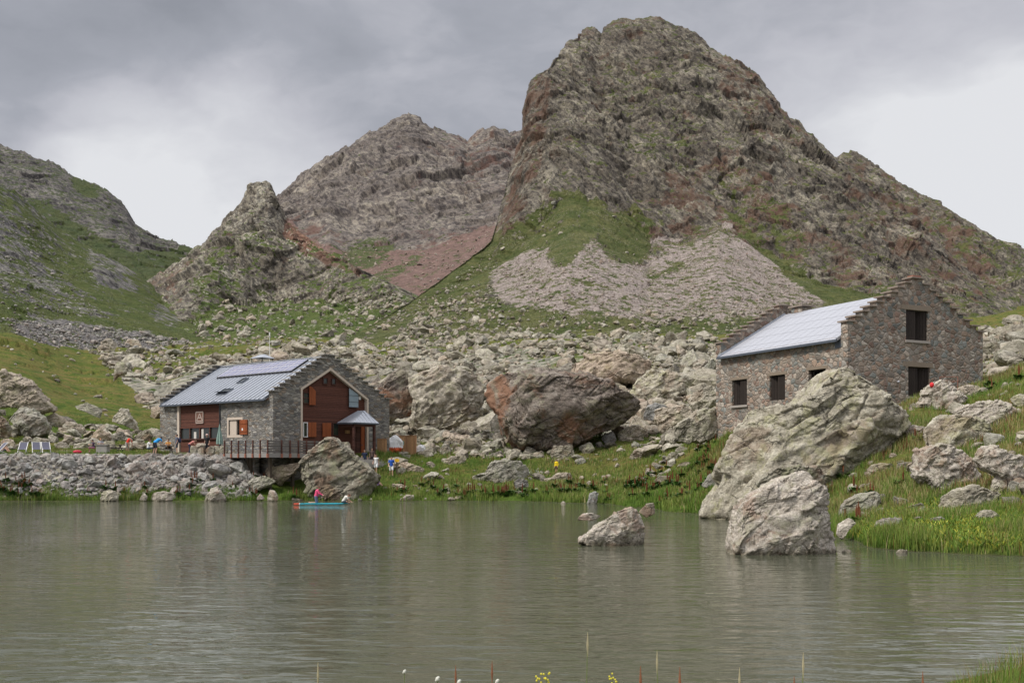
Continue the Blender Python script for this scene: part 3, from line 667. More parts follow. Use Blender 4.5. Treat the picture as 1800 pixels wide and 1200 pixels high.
# ------------------------------------------------------------------ mesh collector
class MB:
    def __init__(s): s.v = []; s.f = []
    def add(s, vs, fs):
        o = len(s.v); s.v += [tuple(v) for v in vs]; s.f += [tuple(i+o for i in f) for f in fs]; return s
    def hexa(s, a):
        return s.add(a, [(0,3,2,1),(4,5,6,7),(0,1,5,4),(1,2,6,5),(2,3,7,6),(3,0,4,7)])
    def box(s, x0, x1, y0, y1, z0, z1):
        return s.hexa([(x0,y0,z0),(x1,y0,z0),(x1,y1,z0),(x0,y1,z0),(x0,y0,z1),(x1,y0,z1),(x1,y1,z1),(x0,y1,z1)])
    def bar(s, p, q, w, h=None, up=(0,0,1)):
        p, q = Vector(p), Vector(q); h = h or w; d = (q-p).normalized(); u = Vector(up)
        if abs(d.dot(u)) > .97: u = Vector((0,1,0))
        r = d.cross(u).normalized()*w/2; u = r.cross(d).normalized()*h/2
        return s.hexa([p-r-u, p+r-u, p+r+u, p-r+u, q-r-u, q+r-u, q+r+u, q-r+u])
    def tube(s, P, R, n=10, caps=True):
        P = [Vector(p) for p in P]; R = R if hasattr(R, '__len__') else [R]*len(P); o = len(s.v); fs = []; vs = []
        for i, p in enumerate(P):
            d = (P[min(i+1, len(P)-1)]-P[max(i-1, 0)]).normalized(); a = Vector((0,0,1)) if abs(d.z) < .9 else Vector((0,1,0))
            u = d.cross(a).normalized(); w = d.cross(u)
            for k in range(n):
                t = 2*math.pi*k/n; vs.append(p + (u*math.cos(t)+w*math.sin(t))*R[i])
        for i in range(len(P)-1):
            for k in range(n): fs.append((i*n+k, i*n+(k+1)%n, (i+1)*n+(k+1)%n, (i+1)*n+k))
        if caps: fs.append(tuple(range(n))[::-1]); fs.append(tuple((len(P)-1)*n+k for k in range(n)))
        return s.add(vs, fs)
    def ball(s, c, r, n=10, m=7):
        c = Vector(c); r = r if hasattr(r, '__len__') else (r, r, r); vs = [(c.x, c.y, c.z-r[2])]; fs = []
        for i in range(1, m):
            a = -math.pi/2+math.pi*i/m
            for k in range(n):
                t = 2*math.pi*k/n; vs.append((c.x+r[0]*math.cos(a)*math.cos(t), c.y+r[1]*math.cos(a)*math.sin(t), c.z+r[2]*math.sin(a)))
        vs.append((c.x, c.y, c.z+r[2])); L = len(vs)-1
        for k in range(n):
            fs.append((0, 1+(k+1)%n, 1+k)); fs.append((L, L-n+k, L-n+(k+1)%n))
        for i in range(m-2):
            for k in range(n): fs.append((1+i*n+k, 1+i*n+(k+1)%n, 1+(i+1)*n+(k+1)%n, 1+(i+1)*n+k))
        return s.add(vs, fs)
    def prism(s, outer, holes, fmap, d0, d1):
        loops = [outer]+list(holes); flat = [p for L in loops for p in L]; n = len(flat)
        tris = tessellate_polygon([[Vector((p[0], p[1], 0)) for p in L] for L in loops])
        vs = [fmap(u, z, d0) for u, z in flat]+[fmap(u, z, d1) for u, z in flat]
        fs = [tuple(t) for t in tris]+[tuple(i+n for i in t[::-1]) for t in tris]; o = 0
        for L in loops:
            k = len(L)
            for i in range(k): a, b = o+i, o+(i+1)%k; fs.append((a, b, b+n, a+n))
            o += k
        return s.add(vs, fs)
    def build(s, name, mat, parent=None, smooth=False, bevel=0, **props):
        me = bpy.data.meshes.new(name); me.from_pydata(s.v, [], s.f)
        bm = bmesh.new(); bm.from_mesh(me); bmesh.ops.recalc_face_normals(bm, faces=bm.faces); bm.to_mesh(me); bm.free()
        me.materials.append(mat)
        if smooth: me.polygons.foreach_set('use_smooth', [True]*len(me.polygons))
        o = link(name, me, parent, **props)
        if bevel:
            b = o.modifiers.new('bevel', 'BEVEL'); b.width = bevel; b.segments = 1; b.limit_method = 'ANGLE'
        return o

# ------------------------------------------------------------------ building materials
def stone_mat(name, sc, stones, mortar, joint=.045):
    m, t, b = mat_base(name, .9, .15)
    P = t.new('ShaderNodeTexCoord').outputs['Object']
    w = t.vmath('ADD', P, t.scale(t.vmath('SUBTRACT', t.noise(P, 1.6, 3, .6, col=True), (.5,.5,.5)), .22))
    q = t.mapping(w, scale=sc)
    vc = t.voro(q, 1.0); ve = t.voro(q, 1.0, 'DISTANCE_TO_EDGE')['Distance']
    sep = t.new('ShaderNodeSeparateColor'); t.put(sep.inputs[0], vc['Color'])
    k = len(stones); c = t.ramp(sep.outputs[0], [((i+.5)/k, s) for i, s in enumerate(stones)], 'CONSTANT')
    c = t.mix(1.0, c, t.ramp(sep.outputs[1], [(0, .7), (1, 1.3)]), 'MULTIPLY')
    n = t.noise(P, 14, 5, .75); n2 = t.noise(P, .8, 4, .6)
    c = t.mix(1.0, c, t.ramp(n, [(.3, .72), (.7, 1.25)]), 'MULTIPLY')
    jm = t.smooth(ve, joint, joint*.3)
    mc = t.mix(n2, tuple(x*.75 for x in mortar), mortar)
    c = t.mix(jm, c, mc)
    c = t.mix(1.0, c, t.ramp(n2, [(.3, .86), (.7, 1.1)]), 'MULTIPLY')
    t.put(b.inputs['Base Color'], c)
    h = t.math('ADD', t.smooth(ve, 0, joint*3), t.math('MULTIPLY', sep.outputs[2], .5)); h = t.math('ADD', h, t.math('MULTIPLY', n, .35))
    t.put(b.inputs['Normal'], t.bump(h, .9, .05))
    return m
def plank_mat(name, col, w=.14, axis='Z', rough=.75):
    m, t, b = mat_base(name, rough, .25)
    P = t.new('ShaderNodeTexCoord').outputs['Object']
    sx = t.new('ShaderNodeSeparateXYZ'); t.put(sx.inputs[0], P)
    a = t.math('DIVIDE', sx.outputs['XYZ'.index(axis)], w)
    fr = t.math('FRACT', a); fl = t.math('FLOOR', a)
    wn = t.new('ShaderNodeTexWhiteNoise', noise_dimensions='1D'); t.put(wn.inputs['W'], fl)
    sc = {'Z': (2, 2, 22), 'X': (22, 2, 2), 'Y': (2, 22, 2)}[axis]
    g = t.noise(t.mapping(P, scale=sc), 1.5, 5, .7)
    c = t.mix(wn.outputs['Value'], tuple(x*.78 for x in col), tuple(x*1.2 for x in col))
    c = t.mix(1.0, c, t.ramp(g, [(.3, .7), (.7, 1.25)]), 'MULTIPLY')
    t.put(b.inputs['Base Color'], c)
    gap = t.math('MULTIPLY', t.smooth(fr, 0, .12), t.smooth(fr, 1, .88))
    t.put(b.inputs['Normal'], t.bump(t.math('ADD', gap, t.math('MULTIPLY', g, .2)), 1.0, .03))
    return m
def metal_mat(name, col, rough=.45, mott=.15):
    m, t, b = mat_base(name, rough, .5)
    P = t.new('ShaderNodeTexCoord').outputs['Object']
    n = t.noise(P, .9, 5, .6); n2 = t.noise(P, 9, 4, .7)
    c = t.mix(n, tuple(x*(1-mott) for x in col), tuple(x*(1+mott) for x in col))
    c = t.mix(1.0, c, t.ramp(n2, [(.3, .92), (.7, 1.06)]), 'MULTIPLY')
    t.put(b.inputs['Base Color'], c); b.inputs['Metallic'].default_value = .35
    t.put(b.inputs['Roughness'], t.math('MULTIPLY_ADD', n2, .25, rough-.1))
    return m
M['stoneA'] = stone_mat('grey_masonry', (2.2, 2.2, 5.2), [(.215,.20,.175), (.28,.265,.235), (.165,.16,.15), (.32,.29,.245), (.245,.20,.155), (.25,.24,.215), (.20,.19,.18), (.35,.33,.29)], (.22,.20,.175))
M['stoneB'] = stone_mat('brown_masonry', (2.6, 2.6, 3.4), [(.30,.24,.19), (.26,.24,.21), (.35,.295,.24), (.26,.18,.14), (.21,.215,.195), (.38,.335,.28), (.30,.22,.165), (.27,.23,.19)], (.30,.255,.21), .07)
M['slab'] = mat_plain('slate_slab', (.33,.31,.28), .85, var=.35, scale=3, bump=.5)
M['slabB'] = mat_plain('brown_slab', (.27,.22,.18), .85, var=.35, scale=3, bump=.5)
M['roofA'] = metal_mat('seamed_zinc', (.40,.42,.455), .42)
M['roofB'] = metal_mat('pale_sheet_roof', (.43,.437,.465), .55, .08)
M['flash'] = metal_mat('dark_flashing', (.10,.115,.14), .5)
M['plank'] = plank_mat('brown_planks', (.115,.045,.030), .16)
M['plank2'] = plank_mat('dark_trim_wood', (.09,.040,.030), .3)
M['shutter'] = plank_mat('orange_shutter', (.30,.085,.030), .13, 'X')
M['shutterY'] = plank_mat('orange_shutter_side', (.30,.085,.030), .13, 'Y')
M['cream'] = mat_plain('cream_trim', (.56,.47,.38), .8, var=.1)
M['bluepanel'] = metal_mat('blue_grey_panel', (.27,.34,.38), .5)
M['darkwood'] = plank_mat('old_dark_wood', (.034,.025,.020), .16, 'X')
M['darkwoodY'] = plank_mat('old_dark_wood_side', (.034,.025,.020), .16, 'Y')
M['redwood'] = plank_mat('red_brown_shutter', (.17,.075,.045), .16, 'Y')
M['deckwood'] = plank_mat('weathered_wood', (.165,.15,.135), .14)
M['pine'] = plank_mat('pine_boards', (.44,.25,.12), .15, 'X')
M['bracket'] = mat_plain('rust_bracket', (.30,.12,.08), .7)
M['interior'] = mat_plain('dim_interior', (.045,.038,.032), .9)
M['curtain'] = mat_plain('curtain', (.60,.56,.50), .9)
M['white'] = mat_plain('white_paint', (.78,.77,.75), .6, var=.05)
M['black'] = mat_plain('black_plastic', (.02,.02,.022), .5)
def glass_mat():
    m, t, b = mat_base('window_glass', .06, .5)
    b.inputs['Base Color'].default_value = (.03,.035,.032,1)
    t.put(b.inputs['Normal'], t.bump(t.noise(t.new('ShaderNodeTexCoord').outputs['Object'], 1.2, 2), .15, .05))
    return m
M['glass'] = glass_mat()
def solar_mat():
    m, t, b = mat_base('solar_cell', .22, .5)
    P = t.new('ShaderNodeTexCoord').outputs['Object']
    br = t.new('ShaderNodeTexBrick'); br.offset = 0; br.squash = 1
    t.put(br.inputs['Vector'], P); br.inputs['Scale'].default_value = 1
    br.inputs['Color1'].default_value = (.15,.16,.26,1); br.inputs['Color2'].default_value = (.26,.22,.25,1); br.inputs['Mortar'].default_value = (.50,.50,.53,1)
    br.inputs['Brick Width'].default_value = .52; br.inputs['Row Height'].default_value = .52; br.inputs['Mortar Size'].default_value = .03
    t.put(b.inputs['Base Color'], br.outputs['Color'])
    return m
M['solar'] = solar_mat()

class Hut:
    def __init__(s, name, label, px, D, ang_g, zbase):
        s.o = Vector((wx(px, D), D, 0)); s.g = Vector((math.cos(ang_g), math.sin(ang_g), 0)); s.f = Vector((-s.g.y, s.g.x, 0)); s.zb = zbase
        s.root = thing(name, label, 'house', (s.o.x, s.o.y, zbase), (0, 0, ang_g))
    def G(s, px, py, Y=0):      # pixel -> (X, local z) on the plane Y = const
        k = (px-CX)/F; p = s.o + s.f*Y; t = (k*p.y-p.x)/(s.g.x-k*s.g.y); D = p.y+s.g.y*t
        return t, wz(py, D)-s.zb
    def Fp(s, px, py, X=0):     # pixel -> (Y, local z) on the plane X = const
        k = (px-CX)/F; p = s.o + s.g*X; t = (k*p.y-p.x)/(s.f.x-k*s.f.y); D = p.y+s.f.y*t
        return t, wz(py, D)-s.zb
    def roof_hit(s, px, py, z0, slope):   # roof plane z = z0 + slope*X -> (X, Y)
        k = (px-CX)/F; e = (HY-py)/F
        # point = D*(k,1,e)+(0,0,H); X = (p-o).g ; z-zb = z0+slope*X
        gx = k*s.g.x+s.g.y; c0 = -(s.o.x*s.g.x+s.o.y*s.g.y)
        D = (z0+s.zb+slope*c0-H)/(e-slope*gx)
        p = Vector((k*D, D, 0))-s.o
        return p.dot(s.g), p.dot(s.f)
gmap = lambda y0: (lambda u, z, d: (u, y0+d, z))
fmap_ = lambda x0: (lambda u, z, d: (x0+d, u, z))

def stepped(Wd, zs, za, xa, n, zbot, flat):
    pts = [(0, zbot), (0, zs)]; steps = []
    for side in (0, 1):
        x0, x1 = (0, xa-flat) if side == 0 else (xa+flat, Wd)
        for i in range(n):
            a = x0+(x1-x0)*i/n; b = x0+(x1-x0)*(i+1)/n
            z = zs+(za-zs)*i/n if side == 0 else zs+(za-zs)*(n-1-i)/n
            steps.append((a, b, z, side))
    L = [(0, zbot)]
    for a, b, z, sd_ in steps[:n]: L += [(a, z), (b, z)]
    L += [(xa-flat, za), (xa+flat, za)]
    for a, b, z, sd_ in steps[n:]: L += [(a, z), (b, z)]
    L += [(Wd, zbot)]
    steps.append((xa-flat, xa+flat, za, 2))
    return L, steps
def slabs(root, steps, y0, y1, mat, over=.28, th=.07, seed=1):
    r = random.Random(seed)
    for a, b, z, sd_ in steps:
        j = [r.uniform(-.05, .05) for _ in range(4)]
        x0 = a-(over if sd_ in (0, 2) else -.02)+j[0]; x1 = b+(over if sd_ in (1, 2) else -.02)+j[1]
        MB().box(x0, x1, y0-.16+j[2], y1+.14+j[3], z+.003, z+th+r.uniform(-.01,.02)).build('coping_slab', mat, root)

# ================================================================== left hut
A = Hut('stone_refuge', 'grey stone mountain refuge with solar panels and a brown timber gable', 480, 88, math.atan2(.78, .626), 3.95)
WA, LA = 13.9, 17.2; ZE, ZS, ZA = 4.74+.25, 5.38, 8.97; XA = 6.45; SLA = .605; Z0 = 4.74+.22     # roof plane z = Z0 + SLA*X
def bld_A():
    R = A.root
    L, steps = stepped(WA, ZS, ZA, XA, 10, -3.2, .55)
    pent = [A.G(528.5, 800), A.G(528.5, 682), A.G(581, 646), A.G(647.5, 701), A.G(647.5, 800)]
    pent[0] = (pent[0][0], 0.0); pent[4] = (pent[4][0], -.25); pent[1] = (pent[0][0], pent[1][1]); pent[3] = (pent[4][0], pent[3][1])
    MB().prism(L, [pent], gmap(0), 0, .6).build('gable_wall', M['stoneA'], R)
    L2, steps2 = stepped(WA, ZS, ZA, XA, 10, -1.0, .55)
    MB().prism(L2, [], gmap(LA-.6), 0, .6).build('gable_wall', M['stoneA'], R)
    slabs(R, steps, 0, .6, M['slab'], seed=1); slabs(R, steps2, LA-.6, LA, M['slab'], seed=2)
    # facade wall facing the terrace
    gl = [A.Fp(385, 0)[0], A.Fp(315, 0)[0]]; wn = [A.Fp(402, 738), A.Fp(424, 764)]
    y0, y1 = wn[1][0], wn[0][0]; zb_, zt = wn[1][1], wn[0][1]
    top = Z0+SLA*.0+.02
    outer = [(.6,-3.2),(.6,top),(LA-.6,top),(LA-.6,-1.0),(gl[1],-1.0),(gl[1],top-.12),(gl[0],top-.12),(gl[0],-1.0),(gl[0],-3.2)]
    MB().prism(outer, [[(y0,zb_),(y1,zb_),(y1,zt),(y0,zt)]], fmap_(.003), 0, .5).build('front_wall', M['stoneA'], R)
    MB().box(WA-.5, WA, .6, LA-.6, -1, top-.02).build('rear_wall', M['stoneA'], R)
    # window in the facade
    fr = MB(); w = .22
    fr.box(-.02,.30,y0-w,y0,zb_-w,zt+w).box(-.02,.30,y1,y1+w,zb_-w,zt+w).box(-.02,.30,y0,y1,zt,zt+w).box(-.02,.30,y0,y1,zb_-w,zb_)
    wo = fr.build('window', M['cream'], R)
    MB().box(.32,.36,y0,y1,zb_,zt).build('pane', M['glass'], wo)
    MB().box(.10,.28,(y0+y1)/2-.1,y1,zb_+.002,zt-.002).build('reveal', M['cream'], wo)
    sh = MB().box(-.10,-.04,y0-w-.75,y0+.12,zb_+.02,zt-.03).box(-.13,-.10,y0-w-.70,y0+.06,zb_+.25,zb_+.35).box(-.13,-.10,y0-w-.70,y0+.06,zt-.4,zt-.3).build('shutter', M['shutterY'], R)
    MB().box(-.115,-.105,y0-.40,y0-.22,zb_+.38,zb_+.58).build('notice', M['white'], sh)
    # glazed timber bay
    a, c = gl; tp = top-.14
    zsoff = A.Fp(350, 750)[1]; zpar = A.Fp(350, 772)[1]
    MB().box(.14,.22,a,c,zsoff,tp).box(.12,.22,a,c,-.6,zpar).box(.06,.24,a,c,zsoff-.08,zsoff).build('timber_cladding', M['plank'], R)
    MB().box(-.03,.42,c-.02,c+.28,-1.0,top-.14).build('trim', M['cream'], R)
    MB().box(.55,.60,a,c,-.6,zsoff).build('dim_interior', M['interior'], R)
    g = MB().box(.20,.22,a+.08,c-.08,zpar+.08,zsoff-.1).build('glazing', M['glass'], R)
    n = 4; mu = MB()
    for i in range(n+1):
        yy = a+(c-a)*i/n; mu.box(.08,.24,yy-.07,yy+.07,zpar,zsoff-.08)
    mu.box(.08,.24,a,c,zpar,zpar+.09); mu.build('window_frame', M['plank2'], R)
    MB().box(.17,.19,a+(c-a)*.42,a+(c-a)*.47,zpar+.1,zsoff-.2).build('curtain', M['curtain'], R); MB().box(.165,.185,a+(c-a)*.60,a+(c-a)*.66,zpar+.1,zsoff-.45).build('curtain', M['curtain'], R)
    MB().box(-.06,.14,a+.2,c-.2,zpar-.03,zpar+.03).build('counter_shelf', M['plank2'], R)
    # emblem: pale square frame holding a white mountain mark
    ey, ez = A.Fp(349.5, 733.5); ex = .10
    e = MB(); s = .62
    e.box(ex-.02,ex,ey-s,ey+s,ez-s*.95,ez+s*.95); em = e.build('emblem', mat_plain('emblem_board', (.17,.085,.06), .7), R)
    q = MB()
    for (u0,v0),(u1,v1) in (((-.9,-.9),(.9,-.9)),((-.9,.9),(.9,.9)),((-.9,-.9),(-.9,.9)),((.9,-.9),(.9,.9)),((-.7,-.6),(.05,.65)),((.05,.65),(.75,-.6)),((-.35,-.05),(.45,-.05)),((-.7,-.6),(.75,-.6))):
        q.bar((ex-.03, ey-u0*s, ez+v0*s*.9), (ex-.03, ey-u1*s, ez+v1*s*.9), .10, .03, up=(1,0,0))
    q.build('emblem_mark', mat_plain('emblem_white', (.42,.33,.28), .7), em)
    # drain pipe
    yd = a-.22
    MB().tube([(-.35,yd+.5,4.80),(-.22,yd+.2,4.55),(-.08,yd,4.35),(-.08,yd,0)], .055, 8).build('drain_pipe', M['flash'], R, True)
    # timber gable: cladding, trim, openings
    px0, px1 = pent[0][0], pent[4][0]
    MB().prism(pent, [], gmap(.30), 0, .12).build('timber_gable', M['plank'], R)
    ins = lambda pts_, k: [(p[0]+(k if p[0] < 3.6 else (-k if p[0] > 7.5 else 0)), p[1]-(0 if p[1] < .1 else k*1.25 if 3.6 < p[0] < 7.5 else k*.55)) for p in pts_]
    MB().prism(pent, [], gmap(.0), -.03, -.031)
    tr = MB(); inn = ins(pent, .20)
    for i in range(4):
        o1, o2, i1, i2 = pent[i], pent[i+1], inn[i], inn[i+1]
        tr.prism([o1, o2, i2, i1], [], gmap(-.04), 0, .34)
    tr.build('gable_trim', M['cream'], R)
    def win(x0_, y0_, x1_, y1_, frame='plank2', cross=False):
        (ax, az), (bx, bz) = A.G(x0_, y1_, .3), A.G(x1_, y0_, .3)
        f = MB(); k = .07
        f.box(ax,ax+k,.20,.30,az,bz).box(bx-k,bx,.20,.30,az,bz).box(ax+k,bx-k,.20,.30,az,az+k).box(ax+k,bx-k,.20,.30,bz-k,bz)
        if cross: f.box(ax+k,bx-k,.22,.28,(az+bz)/2-.03,(az+bz)/2+.03)
        w = f.build('window', M[frame], R); MB().box(ax+k,bx-k,.27,.297,az+k,bz-k).build('pane', M['glass'], w); return w
    win(532, 690, 544, 709, cross=True); win(567, 664, 575.5, 675); win(582, 665, 590, 676); win(532, 742, 540, 768, 'white'); win(584, 743, 595, 766)
    def shut(poly, mat='shutter', y=.14):
        P_ = [A.G(a_, b_, y) for a_, b_ in poly]
        return MB().prism(P_, [], gmap(y), 0, .05).build('shutter', M[mat], R)
    shut([(544,711.5),(544,678),(548.5,680),(555,687),(555,711.5)]); shut([(542.5,767.5),(542.5,742),(556,742),(556,767.5)]); shut([(567.5,767.5),(567.5,743),(582,743),(582,767.5)])
    bp = [A.G(a_, b_, .10) for a_, b_ in [(614,715),(614,682),(630,693),(630,716)]]
    bo = MB().prism(bp, [], gmap(.10), 0, .05).build('shutter', M['bluepanel'], R, label='blue grey metal shutter')
    k = MB()
    for zz in (.28, .62): k.bar((bp[0][0], .085, bp[0][1]+(bp[1][1]-bp[0][1])*zz), (bp[3][0], .085, bp[0][1]+(bp[1][1]-bp[0][1])*zz), .03, .03)
    k.bar((bp[0][0], .08, bp[0][1]), (bp[3][0], .08, bp[3][1]), .05, .05); k.build('batten', M['flash'], bo)
    (ax, az), (bx, bz) = A.G(631, 702, .2), A.G(634.5, 696.5, .2); MB().box(ax, bx, .2, .28, az, bz).build('lamp_box', M['white'], R)
    (ax, az), (bx, bz) = A.G(606.5, 761.5, .24), A.G(614.5, 756, .24); MB().box(ax, bx, .2, .28, az, bz).build('sign_board', M['pine'], R)
    (ax, az), (bx, bz) = A.G(625, 795, .28), A.G(641, 744, .28)
    dr = MB().box(ax, ax+.12, .18,.28, -.25, bz).box(bx-.12, bx, .18,.28, -.25, bz).box(ax+.12,bx-.12,.18,.28,bz-.12,bz).box(ax+.12,(ax+bx)/2,.24,.29,-.2,bz-.12).build('door', M['plank2'], R)
    MB().box((ax+bx)/2+.01, bx-.12, .16, .22, -.2, bz-.12).build('door_leaf', M['shutter'], dr); MB().box((ax+bx)/2+.08,(ax+bx)/2+.14,.12,.16,.85,.95).build('handle', M['flash'], dr)
    # porch: hipped metal roof on two posts
    Yp = -1.9; (xl, zl), (xr, _) = A.G(622, 742, Yp), A.G(659, 742, Yp); xr -= .1
    (ax_, azp) = A.G(622.5, 721, -.1)
    x0, x1 = xl-.35, xr+.35; z1 = zl+.0
    pr = MB()
    ridge = (ax_+.5, -.05, azp); c_ = [(x0, Yp-.3, z1), (x1, Yp-.3, z1), (x1, 0.0, z1), (x0, 0.0, z1)]
    ridge2 = (ax_+.5, -.95, azp-.02)
    pr.add([c_[0], c_[1], c_[2], c_[3], ridge, ridge2], [(0,1,5),(1,2,4,5),(3,0,5,4),(2,3,4),(3,2,1,0)])
    po = pr.build('porch_roof', M['roofA'], R)
    se = MB()
    for i in range(1, 7):
        u = i/7; xx = x0+(x1-x0)*u; tt = min(u/((ridge2[0]-x0)/(x1-x0)), (1-u)/(1-(ridge2[0]-x0)/(x1-x0)))
        se.bar((xx, Yp-.3, z1+.02), (xx, Yp-.3+(ridge2[1]-Yp+.3)*tt, z1+.02+(azp-z1)*tt), .03, .04)
    se.build('seam', M['roofA'], po)
    MB().box(x0-.02,x1+.02,Yp-.32,Yp-.26,z1-.14,z1-.004).box(x0-.02,x0+.05,Yp-.26,-.02,z1-.14,z1-.004).box(x1-.05,x1+.02,Yp-.26,-.02,z1-.14,z1-.004).build('fascia', M['flash'], po)
    for x in (xl, xr): MB().box(x-.1,x+.1,Yp-.1,Yp+.1,-1.3,z1-.14).build('porch_post', M['plank2'], R)
    MB().box(xl-.1,xr+.1,Yp-.09,Yp+.09,z1-.36,z1-.145).box(xl-.09,xl+.09,Yp+.1,-.0,z1-.36,z1-.145).build('porch_beam', M['plank2'], R)
    st = MB()
    for i in range(4): st.box(xl+.4-i*.05, xr+.1+i*.05, Yp-.2-.36*(i+1), Yp-.2-.36*i, -1.2, -.30-.17*i)
    st.box(xl-.2,xr+.3,Yp-.2,-.0,-1.4,-.26); st.build('doorstep', M['slab'], R)
    # roof
    e = .38; th = .10
    rf = MB()
    def plane(x0, x1, y0, y1, lift, t): # left slope
        z0, z1 = Z0+SLA*x0+lift, Z0+SLA*x1+lift
        rf.hexa([(x0,y0,z0-t),(x1,y0,z1-t),(x1,y1,z1-t),(x0,y1,z0-t),(x0,y0,z0),(x1,y0,z1),(x1,y1,z1),(x0,y1,z0)])
    plane(-e, XA, .6, LA-.6, 0, th)
    zr = Z0+SLA*XA; zfar = zr-(WA+e-XA)*.53
    rf.hexa([(XA,.6,zr-th),(WA+e,.6,zfar-th),(WA+e,LA-.6,zfar-th),(XA,LA-.6,zr-th),(XA,.6,zr),(WA+e,.6,zfar),(WA+e,LA-.6,zfar),(XA,LA-.6,zr)])
    ro = rf.build('roof', M['roofA'], R)
    se = MB(); y = .9
    while y < LA-.7:
        se.bar((-e, y, Z0-SLA*e+.03), (XA, y, zr+.03), .10, .07); y += .62
    se.build('seam', metal_mat('seam_zinc', (.30,.32,.35), .45), ro)
    MB().box(-e-.12,-e,.6,LA-.6,Z0-SLA*e-.17,Z0-SLA*e-.01).build('gutter', M['flash'], ro)
    MB().bar((XA,.6,zr+.05),(XA,LA-.6,zr+.05),.34,.07).build('ridge_cap', M['roofA'], ro)
    fl = MB()
    for yy in (.64, LA-.66): fl.bar((-e, yy, Z0-SLA*e+.06), (XA, yy, zr+.06), .10, .12)
    fl.build('flashing', M['flash'], ro)
    MB().bar((-.02,.6,Z0-.22),(-.02,LA-.6,Z0-.22),.06,.18).build('eave_board', mat_plain('eave_wood', (.30,.16,.10), .7), R)
    # solar panels: two long rows
    s0 = A.roof_hit(380, 667, Z0, SLA); s1 = A.roof_hit(513, 654, Z0, SLA); s2 = A.roof_hit(541, 634.5, Z0, SLA)
    xlo, xhi = (s0[0]+s1[0])/2, min(s2[0], XA-.12); yn, yf = s1[1], s0[1]
    yn, yf = min(yn, yf), max(yn, yf); nn = 9; w = (yf-yn)/nn
    for j in range(2):
        xa_, xb_ = xlo+(xhi-xlo)*j/2, xlo+(xhi-xlo)*(j+1)/2
        for i in range(nn):
            L_ = math.hypot(xb_-xa_, SLA*(xb_-xa_))
            fr = MB().box(.01,L_-.01,.01,w-.01,0,.05)
            p = fr.build('solar_panel', M['white'] if False else mat_cache('solar_frame', (.50,.51,.53)), R, loc=(xa_, yn+i*w, Z0+SLA*xa_+.16), rot=(0, -math.atan(SLA), 0))
            MB().box(.04,L_-.04,.04,w-.04,.051,.056).build('cells', M['solar'], p)
    MB().bar((xlo,yn,Z0+SLA*xlo+.10),(xlo,yf,Z0+SLA*xlo+.10),.06,.16).bar((xlo,yn+.03,Z0+SLA*xlo+.10),(xhi,yn+.03,Z0+SLA*xhi+.10),.05,.14).build('panel_rail', M['black'], R)
    # skylights
    for (pa, pb, open_) in (((418,674),(436,665.5),False), ((381,694.5),(410,684),True)):
        a_, b_ = A.roof_hit(*pa, Z0, SLA), A.roof_hit(*pb, Z0, SLA); x_0, x_1 = sorted((a_[0], b_[0])); yy = (a_[1]+b_[1])/2
        hw = .42 if not open_ else .75; L_ = math.hypot(x_1-x_0, SLA*(x_1-x_0)); L_ = max(L_, .9)
        f = MB().box(0,L_,-hw,-hw+.09,0,.12).box(0,L_,hw-.09,hw,0,.12).box(0,.09,-hw+.09,hw-.09,0,.12).box(L_-.09,L_,-hw+.09,hw-.09,0,.12)
        s_ = f.build('skylight', M['flash'], R, loc=(x_0, yy, Z0+SLA*x_0+.02), rot=(0, -math.atan(SLA), 0))
        if open_:
            sa = MB().box(0,L_,-hw,-hw+.08,0,.06).box(0,L_,hw-.08,hw,0,.06).box(0,.08,-hw+.08,hw-.08,0,.06).box(L_-.08,L_,-hw+.08,hw-.08,0,.06)
            sa.box(.08,L_-.08,-hw+.08,hw-.08,.025,.035).build('sash', M['flash'], s_, loc=(L_*.5,0,.14), rot=(0, math.radians(-2)+math.atan(SLA), 0)).location = (.0, 0, .30)
        MB().box(.09,L_-.09,-hw+.09,hw-.09,.05,.06).build('pane', M['glass'], s_)
    # chimney with a metal hood
    yc = A.roof_hit(452, 640, Z0, SLA)[1]; k = (452-CX)/F
    p = A.o + A.g*XA; tt = (k*p.y-p.x)/(A.f.x-k*A.f.y); D_ = p.y+A.f.y*tt
    zc = wz(629, D_)-A.zb; yc = tt
    ch = MB().box(XA-.1,XA+1.3,yc-.75,yc+.75,zr-1.0,zr+.22).build('chimney', M['stoneA'], R)
    po = MB()
    for dx in (-.05, 1.25):
        for dy in (-.8, .8): po.tube([(XA+dx,yc+dy,zr+.0),(XA+dx,yc+dy,zc)], .035, 6)
    po.build('hood_leg', M['black'], ch)
    MB().add([(XA-.2,yc-1.0,zc),(XA+1.4,yc-1.0,zc),(XA+1.4,yc+1.0,zc),(XA-.2,yc+1.0,zc),(XA+.6,yc-.4,zc+.38),(XA+.6,yc+.4,zc+.38)],[(0,1,4),(1,2,5,4),(2,3,5),(3,0,4,5),(3,2,1,0)]).build('hood', M['roofA'], ch)
_mc = {}
def mat_cache(n, c, r=.7, **k):
    if n not in _mc: _mc[n] = mat_plain(n, c, r, **k)
    return _mc[n]
bld_A()

